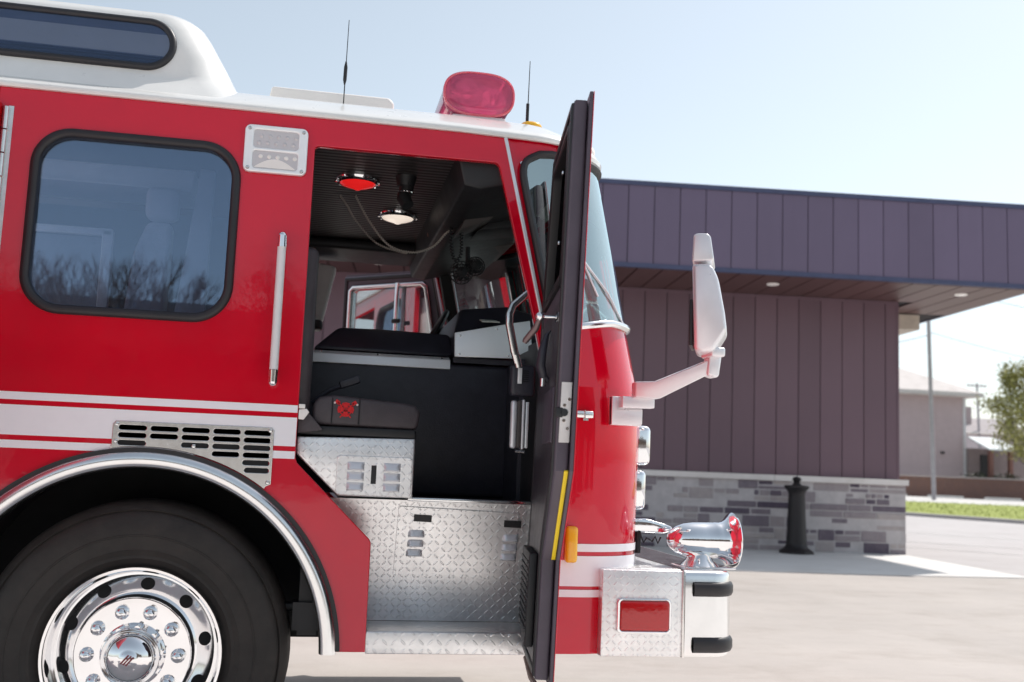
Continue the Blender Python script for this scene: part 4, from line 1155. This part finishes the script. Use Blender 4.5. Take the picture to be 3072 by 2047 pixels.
b = MB(); u = .13
while u > UL:
    bbox(b, u-2.4+.006, -.04, 1.2, u, .105, 1.296); u -= 2.4
bpart(b, 'stone_cap', concrete('limestone_cap', (.80, .76, .73), .06, 2), smooth=0)
# canopy: fascia panels, flashing, soffit
b = MB(); bbox(b, UL, -6, ZS+.02, UR-.03, OV-.03, ZF-.02); bpart(b, 'canopy_core', M['groove'])
b = MB(); u = UR - .09
k = 0
while u > UL:
    w_ = .42; bbox(b, u-w_+.013, OV-.032, ZS+.07, u, OV, ZF-.07); u -= w_
n = -OV
b3 = []
nn = OV-.05
while nn > -5.6:
    bbox(b, UR-.032, nn-.41, ZS+.07, UR, nn, ZF-.07); nn -= .42
bpart(b, 'fascia', M['fasc'], smooth=0)
b = MB(); bbox(b, UL, OV-.04, ZS, UR+.02, OV+.018, ZS+.075); bbox(b, UL, OV-.04, ZF-.075, UR+.02, OV+.025, ZF); bbox(b, UR-.04, -6, ZS, UR+.018, OV-.041, ZS+.075); bbox(b, UR-.04, -6, ZF-.075, UR+.025, OV-.041, ZF)
bbox(b, UL, -6, ZF-.03, UR-.041, OV-.041, ZF-.005)
bpart(b, 'flashing', M['trimb'], smooth=0)
b = MB(); u = UR-.05
while u > UL:
    vs = [(u-.40, -.6), (u, -.6), (u, OV-.045), (u-.40, OV-.045)]
    bbox(b, u-.388, (.008 if u-.388 < -.0 else -1.2), ZS-.008, u, OV-.045, ZS+.015); u -= .412
bpart(b, 'soffit', M['soff'], smooth=0)
b = MB(); bbox(b, .01, -2.4, ZS-.30, 1.0, -1.25, ZS-.02); bpart(b, 'rear_beam', simple('cream_beam', (.62, .55, .45), .6), smooth=0)
lm = None
for (uu, nn_) in ((.63, 1.02), (-2.64, 1.02), (-5.91, 1.02), (-9.18, 1.02), (-12.45, 1.02)):
    p = bp_(uu, nn_, 0)
    b = MB(); b.lathe([(.0001, -.010), (.075, -.010), (.095, -.014), (.105, -.008), (.105, .0)], (0, 0, 0), 'Z', 24)
    if lm is None: lm = b.build('soffit_light', emis('soffit_lamp', (1, .9, .85), .25, (.8, .78, .76)), bd); o = lm
    else: o = lm.copy(); C.objects.link(o); o.parent = bd
    o.matrix_parent_inverse = bd_inv; o.location = (p.x, p.y, ZS-.008)

# bollard
pb = bp_(-2.06, .62, 0)
bo_ = thing('bollard', 'black cast iron bollard with flared base in front of the stone wall', 'bollard', (pb.x, pb.y, .012))
cast_iron = simple('cast_iron_black', (.018, .015, .016), .5, var=.2, nscale=20, bump=.3, bscale=30)
b = MB(); b.lathe([(.0001, 0), (.30, 0), (.30, .03), (.275, .055), (.23, .075), (.195, .11), (.175, .16)], (0, 0, 0), 'Z', 8); b.build('base', cast_iron, bo_)
b = MB(); b.lathe([(.172, .15), (.160, .30), (.148, .60), (.138, .90), (.135, .98), (.150, 1.02), (.182, 1.06), (.205, 1.085), (.205, 1.115), (.12, 1.125), (.0001, 1.128)], (0, 0, 0), 'Z', 16); b.build('post', cast_iron, bo_)
b = MB(); b.lathe([(.075, 1.12), (.075, 1.145), (.05, 1.16), (.055, 1.19), (.078, 1.215), (.060, 1.25), (.02, 1.268), (.0001, 1.27)], (0, 0, 0), 'Z', 14); b.build('finial', cast_iron, bo_)

# ------------------------------------------------------------------ street background
wood = simple('weathered_pole', (.36, .34, .36), .8, var=.15, nscale=3)
def pole(x, y, z0, h, r, label, arm=None, lean=0):
    t = thing('utility_pole', label, 'utility pole', (x, y, z0))
    b = MB(); b.tube([(0, 0, -.3), (-lean*.5, 0, h*.5), (-lean, 0, h)], [r, r*.88, r*.75], 14); b.build('shaft', wood, t)
    if arm:
        b = MB(); b.box(-lean-arm, -.06, h-.35, -lean+arm, .06, h-.22); 
        for k in (-1, -.5, .5, 1): b.lathe([(.04, 0), (.05, .06), (.03, .12), (.0001, .13)], (-lean+k*arm*.95, 0, h-.22), 'Z', 8)
        b.build('crossarm', wood, t)
    return t
pole(32.9, 47.6, .45, 13.5, .115, 'tall pale utility pole standing on the grass strip', None, .35)
pole(68.6, 95, .3, 11.75, .14, 'slim distant utility pole with a crossarm behind the house', 1.1, .4)
def wire(p, q, sag, label):
    b = MB(); p = Vector(p); q = Vector(q)
    b.tube([p.lerp(q, k/16) - Vector((0, 0, sag*4*(k/16)*(1-k/16))) for k in range(17)], .016, 5)
    tag(b.build('overhead_wire', simple('wire_grey', (.25, .25, .28), .6)), label, 'wire')
wire((20.0, 52.0, 7.4), (32.75, 47.5, 9.35), .5, 'thin overhead wire running left from the pole to the building corner')
wire((32.75, 47.5, 9.45), (56, 52, 8.2), .6, 'thin overhead wire running right from the tall pole')
wire((37.0, 48.0, 11.55), (56, 49, 10.1), .2, 'upper overhead wire crossing the sky at the right edge')

def brickmat(name, c1, c2, mo, sc=4):
    m = NT(name); m.set(Roughness=.85)
    t = m.n('ShaderNodeTexBrick'); t.inputs['Scale'].default_value = sc; t.inputs['Color1'].default_value = (*c1, 1); t.inputs['Color2'].default_value = (*c2, 1); t.inputs['Mortar'].default_value = (*mo, 1); t.inputs['Mortar Size'].default_value = .012
    mp = m.n('ShaderNodeMapping'); mp.inputs['Rotation'].default_value = (radians(90), 0, 0); m.l(m.coord(), mp.inputs[0]); m.l(mp.outputs[0], t.inputs['Vector'])
    m.l(t.outputs[0], m.b.inputs['Base Color']); return m.mat
# brick garden wall
bw = thing('brick_wall', 'low red brown brick wall with pale coping in front of the house', 'wall', (38, 60, .5))
b = MB(); b.prism([(-2.5, 0, -.2), (14, -6.5, -.2), (14, -6.5, 1.28), (-2.5, 0, 1.28)], (.12, .28, 0)); b.build('brickwork', brickmat('red_brick', (.23, .115, .085), (.17, .09, .075), (.26, .22, .2)), bw)
b = MB(); b.prism([(-2.55, -.05, 1.283), (14, -6.56, 1.283), (14, -6.56, 1.36), (-2.55, -.05, 1.36)], (.16, .38, 0)); b.build('coping', concrete('coping', (.52, .45, .42), .1, 2), bw)
# parking blocks
pbm = concrete('parking_block', (.62, .60, .58), .06, 3); first = None
for i in range(6):
    x, y = 33.0 + i*2.75, 52.2 - i*1.25
    if first is None:
        b = MB(); b.prism([(-.95, -.09, 0), (-.95, .09, 0), (-.95, .06, .14), (-.95, -.06, .14)], (1.9, 0, 0)); first = b.build('parking_block', pbm); o = first
    else: o = first.copy(); C.objects.link(o)
    o.location = (x, y, .56); o.rotation_euler = (0, 0, -.42)
    tag(o, 'pale concrete parking block lying in front of the brick wall', 'parking block', 'parking blocks along the lot')

# house
HO = Vector((41.0, 66, .3))
hs = thing('house', 'tan two storey house with hipped pale roof behind the utility pole', 'house', HO)
stucco = simple('tan_stucco', (.48, .395, .41), .85, var=.06, nscale=2, bump=.2, bscale=20)
b = MB(); b.box(-10, 0, 0, 6.05, 9, 7.5); b.build('wall', stucco, hs, smooth=0)
b = MB(); e = [Vector((-10.7, -.9, 7.45)), Vector((7.0, -.9, 7.45)), Vector((7.0, 9.9, 7.45)), Vector((-10.7, 9.9, 7.45))]
r1, r2 = Vector((-6, 4.5, 10.25)), Vector((2.05, 4.5, 10.25))
up = Vector((0, 0, .30)); b.add(e + [v+up for v in e] + [r1, r2], [(3, 2, 1, 0), (0, 1, 5, 4), (1, 2, 6, 5), (2, 3, 7, 6), (3, 0, 4, 7), (4, 5, 9, 8), (5, 6, 9), (6, 7, 8, 9), (7, 4, 8)])
b.build('roof', concrete('pale_shingles', (.66, .61, .58), .08, 1.5), hs, smooth=0)
b = MB(); b.box(6.02, -.05, 0, 6.24, .1, 7.45); b.build('corner_board', simple('white_board', (.62, .62, .64), .6), hs, smooth=0)
b = MB(); b.box(-10.7, -1.02, 7.45, 7.05, -.88, 7.74); b.build('gutter', simple('white_gutter', (.6, .57, .55), .5), hs, smooth=0)
b = MB(); b.box(4.2, -.14, 3.25, 4.45, 0, 3.42); b.build('wall_lamp', M['black'], hs)
b = MB(); b.lathe([(.08, 0), (.08, .35), (.0001, .37)], (4.6, 1.6, 8.6), 'Z', 10); b.build('roof_pipe', M['white_paint'], hs)
b = MB(); b.prism([(6.25, -.2, 4.5), (8.4, -.2, 4.5), (9.6, -1.9, 3.60), (6.8, -1.9, 3.60)], (0, 0, .10)); b.build('awning', simple('pale_blue_awning', (.55, .60, .62), .6), hs, smooth=0)
po = simple('red_brown_post', (.20, .09, .07), .6)
for x in (6.98, 8.55): 
    b = MB(); b.box(x, -1.75, 0, x+.28, -1.47, 3.6); b.build('porch_post', po, hs, smooth=0)
b = MB(); b.box(6.3, -.05, .2, 6.55, .02, 3.4); b.box(7.2, -.4, .2, 7.9, -.3, 3.3); split(b.build('door', M['black'], hs, smooth=0))
b = MB(); b.box(6.56, -.04, .2, 6.8, .02, 3.3); b.box(8.0, -.42, .2, 8.2, -.32, 3.3); split(b.build('door_frame', M['white_paint'], hs, smooth=0))
b = MB(); b.box(6.25, -.3, 0, 11.0, 5, 3.75); b.build('porch_wall', simple('grey_porch_brick', (.25, .2, .2), .8), hs, smooth=0)  # porch wall in one even grey brown
# second house far behind
h2 = thing('grey_house', 'distant grey building with a pale flat roof and chimney', 'house', (66, 95, .3))
b = MB(); b.box(-4, 0, 0, 9, 10, 6.5); b.build('wall', simple('grey_wall', (.55, .48, .5), .85), h2, smooth=0)
b = MB(); b.prism([(-4, -.6, 6.5), (9, -.6, 6.5), (8, 4, 8.3), (-4, 4, 8.1)], (0, .2, .12)); b.build('roof', concrete('grey_shingle', (.42, .38, .38), .1, 1), h2, smooth=0)
b = MB(); b.box(2.3, 2, 7.0, 2.9, 2.6, 9.4); b.build('chimney', simple('chimney_brick', (.4, .33, .33), .8), h2, smooth=0)

# trees
def leafmat(name, stops):
    m = NT(name); m.set(Roughness=.6); ge = m.n('ShaderNodeNewGeometry')
    f = m.math('ADD', m.math('MULTIPLY', ge.outputs['Random Per Island'], .7), m.math('MULTIPLY', m.noise(.7, 3, .6), .35))
    m.l(m.ramp(f, stops), m.b.inputs['Base Color'])
    m.b.inputs['Transmission Weight'].default_value = 0
    return m.mat
spring = leafmat('spring_leaves', [(.2, (.15, .15, .03)), (.5, (.30, .30, .07)), (.85, (.50, .47, .17))])
bark = simple('bark', (.12, .09, .07), .9, var=.3, nscale=12, bump=.5, bscale=30)
def limbs(b, p, d, L, r, depth, rnd, tips, spread=.6, upb=.25):
    q = p + d*L; mid = p.lerp(q, .5) + Vector((rnd.uniform(-1, 1), rnd.uniform(-1, 1), 0))*L*.06
    b.tube([p, mid, q], [r, r*.82, r*.65], 6 if depth > 2 else 4, cap=False)
    tips.append((q, d, depth))
    if depth == 0: return
    for k in range(rnd.choice((2, 3, 3))):
        nd = (d + Vector((rnd.uniform(-1, 1), rnd.uniform(-1, 1), rnd.uniform(-.3, .7)))*spread + Vector((0, 0, upb))).normalized()
        limbs(b, p.lerp(q, rnd.uniform(.6, 1)), nd, L*rnd.uniform(.62, .8), r*.6, depth-1, rnd, tips, spread, upb)
def leafy_tree(x, y, z, h, wdt, seed, label):
    rnd = random.Random(seed); t = thing('tree', label, 'tree', (x, y, z))
    b = MB(); tips = []
    b.tube([(0, 0, -.2), (.05, 0, h*.3), (0, .1, h*.62), (.02, .05, h*.93)], [h*.026, h*.02, h*.012, h*.004], 8)
    for k in range(34):
        zz = h*(.16+.74*k/34); a = rnd.random()*2*pi; L = wdt*(1-abs((zz/h-.35))*1.05)*.55
        limbs(b, Vector((0, 0, zz)), Vector((cos(a), sin(a), .8)).normalized(), max(.4, L*.7), .035, 2, rnd, tips, .7, .2)
    b.build('trunk', bark, t)
    b = MB()
    for q, d, dep in tips:
        for k in range(34):
            c = q + Vector((rnd.gauss(0, 1), rnd.gauss(0, 1), rnd.gauss(0, 1)))*.26
            s_ = rnd.uniform(.05, .125); a = Vector((rnd.gauss(0, 1), rnd.gauss(0, 1), rnd.gauss(0, 1))).normalized(); u = a.orthogonal().normalized(); v = a.cross(u)
            b.add([c-u*s_, c+v*s_*.6, c+u*s_, c-v*s_*.6], [(0, 1, 2, 3)])
    b.build('crown', spring, t, smooth=0)
leafy_tree(46.5, 57.5, .5, 9.1, 5.2, 5, 'young spring tree with yellow green budding leaves at the right edge')
# dark shrubs by the porch
def shrub(x, y, z, w_, h_, seed, label):
    rnd = random.Random(seed); b = MB()
    for k in range(900):
        p = Vector((rnd.gauss(0, .38)*w_, rnd.gauss(0, .3), abs(rnd.gauss(0, .45))*h_)); s_ = rnd.uniform(.05, .1)
        a = Vector((rnd.gauss(0, 1), rnd.gauss(0, 1), rnd.gauss(0, 1))).normalized(); u = a.orthogonal().normalized(); v = a.cross(u)
        b.add([p-u*s_, p+v*s_*.7, p+u*s_, p-v*s_*.7], [(0, 1, 2, 3)])
    o = b.build('shrub', leafmat('dark_shrub_leaves', [(.2, (.01, .016, .008)), (.8, (.04, .055, .02))]), None, (x, y, z), 0); tag(o, label, 'shrub')
shrub(46.3, 63.5, 1.5, 1.3, .7, 3, 'dark low shrub left of the porch behind the brick wall')
shrub(48.6, 63.2, 1.5, 1.2, .7, 4, 'dark low shrub in front of the porch post behind the brick wall')

# ------------------------------------------------------------------ what the paint and glass mirror, across the street behind the camera
def bare_tree(x, y, h, seed, label):
    rnd = random.Random(seed); t = thing('bare_tree', label, 'tree', (x, y, 0), 'leafless trees across the street')
    b = MB(); tips = []
    b.tube([(0, 0, -.2), (.1, 0, h*.18), (0, .1, h*.34)], [h*.03, h*.024, h*.02], 8, cap=False)
    for k in range(5):
        a = 2*pi*k/5 + rnd.random(); limbs(b, Vector((0, .05, h*(.24+.02*k))), Vector((cos(a)*.7, sin(a)*.7, 1)).normalized(), h*.22, h*.008, 5, rnd, tips, .55, .15)
    b.build('trunk', simple('bare_bark', (.12, .08, .058), .9), t)
for i, (x, y, h) in enumerate(((-15, -38, 11), (-12.8, -37, 12), (-10.5, -41, 11.5), (-8.6, -36, 11), (-7.0, -39, 12.5), (-5.2, -36, 9), (-2.2, -40, 11), (.8, -37, 12.5), (3.6, -39, 13), (7.5, -36, 12), (12, -42, 13))):
    bare_tree(x, y, h*.89, 20+i, 'leafless brown tree across the street opposite the fire truck')
ob = thing('brick_garage', 'long low brown garage across the street opposite the fire truck', 'building', (0, -52, 0))
b = MB(); b.box(-30, -8, 0, 34, 0, 6.6); b.build('wall', simple('brown_siding', (.10, .075, .06), .8), ob, smooth=0)
b = MB(); b.prism([(-31, -8.5, 6.6), (-31, .5, 6.6), (-31, -4, 9.6)], (66, 0, 0)); b.build('roof', simple('dark_roof', (.05, .045, .045), .8), ob, smooth=0)
b = MB()
for k in range(8): b.box(-26+k*7.5, .0, .0, -22+k*7.5, .06, 3.2)
split(b.build('garage_door', simple('garage_doors', (.28, .26, .25), .6), ob, smooth=0))

# ------------------------------------------------------------------ light, sky, camera
to_sun = Vector((3.55, 2.03, 5.87)).normalized()
el = math.asin(to_sun.z); az = atan2(to_sun.x, to_sun.y)
wd = bpy.data.worlds.new('World'); S.world = wd; wd.use_nodes = True
nt = wd.node_tree; bg = nt.nodes['Background']
sky = nt.nodes.new('ShaderNodeTexSky'); sky.sky_type = 'NISHITA'; sky.sun_disc = False
sky.sun_elevation = el; sky.sun_rotation = az; sky.air_density = 1.15; sky.dust_density = 1.3; sky.ozone_density = 2.0; sky.altitude = 200
hs_ = nt.nodes.new('ShaderNodeHueSaturation'); hs_.inputs['Hue'].default_value = .484; hs_.inputs['Saturation'].default_value = .50; hs_.inputs['Value'].default_value = 1.07
nt.links.new(sky.outputs[0], hs_.inputs['Color']); nt.links.new(hs_.outputs[0], bg.inputs[0]); bg.inputs[1].default_value = .15
ld = bpy.data.lights.new('sun', 'SUN'); ld.energy = 4.1; ld.angle = radians(.53); ld.color = (1, .95, .90)
lo_ = bpy.data.objects.new('sun', ld); C.objects.link(lo_); lo_.rotation_euler = (-to_sun).to_track_quat('-Z', 'Y').to_euler(); lo_.location = (6, 4, 12)

cd = bpy.data.cameras.new('camera'); co = bpy.data.objects.new('camera', cd); C.objects.link(co)
p_, r_, y_ = .12074, .039856, .18573
fwd = Vector((sin(y_)*cos(p_), cos(y_)*cos(p_), sin(p_))); right = Vector((cos(y_), -sin(y_), 0)); upv = right.cross(fwd)
rt = right*cos(r_) + upv*sin(r_); uv = upv*cos(r_) - right*sin(r_)
co.matrix_world = Matrix(((rt.x, uv.x, -fwd.x, 0), (rt.y, uv.y, -fwd.y, -3.92), (rt.z, uv.z, -fwd.z, 1.215), (0, 0, 0, 1)))
cd.sensor_fit = 'HORIZONTAL'; cd.sensor_width = 36; cd.lens = 3164/3072*36; cd.clip_start = .05; cd.clip_end = 2000
cd.dof.use_dof = True; cd.dof.focus_distance = 4.1; cd.dof.aperture_fstop = 2.8
S.camera = co
S.render.engine = 'CYCLES'
S.cycles.max_bounces = 8; S.cycles.transparent_max_bounces = 12; S.cycles.glossy_bounces = 5; S.cycles.use_denoising = True
S.view_settings.view_transform = 'Standard'; S.view_settings.look = 'None'; S.view_settings.exposure = 0; S.view_settings.gamma = 1
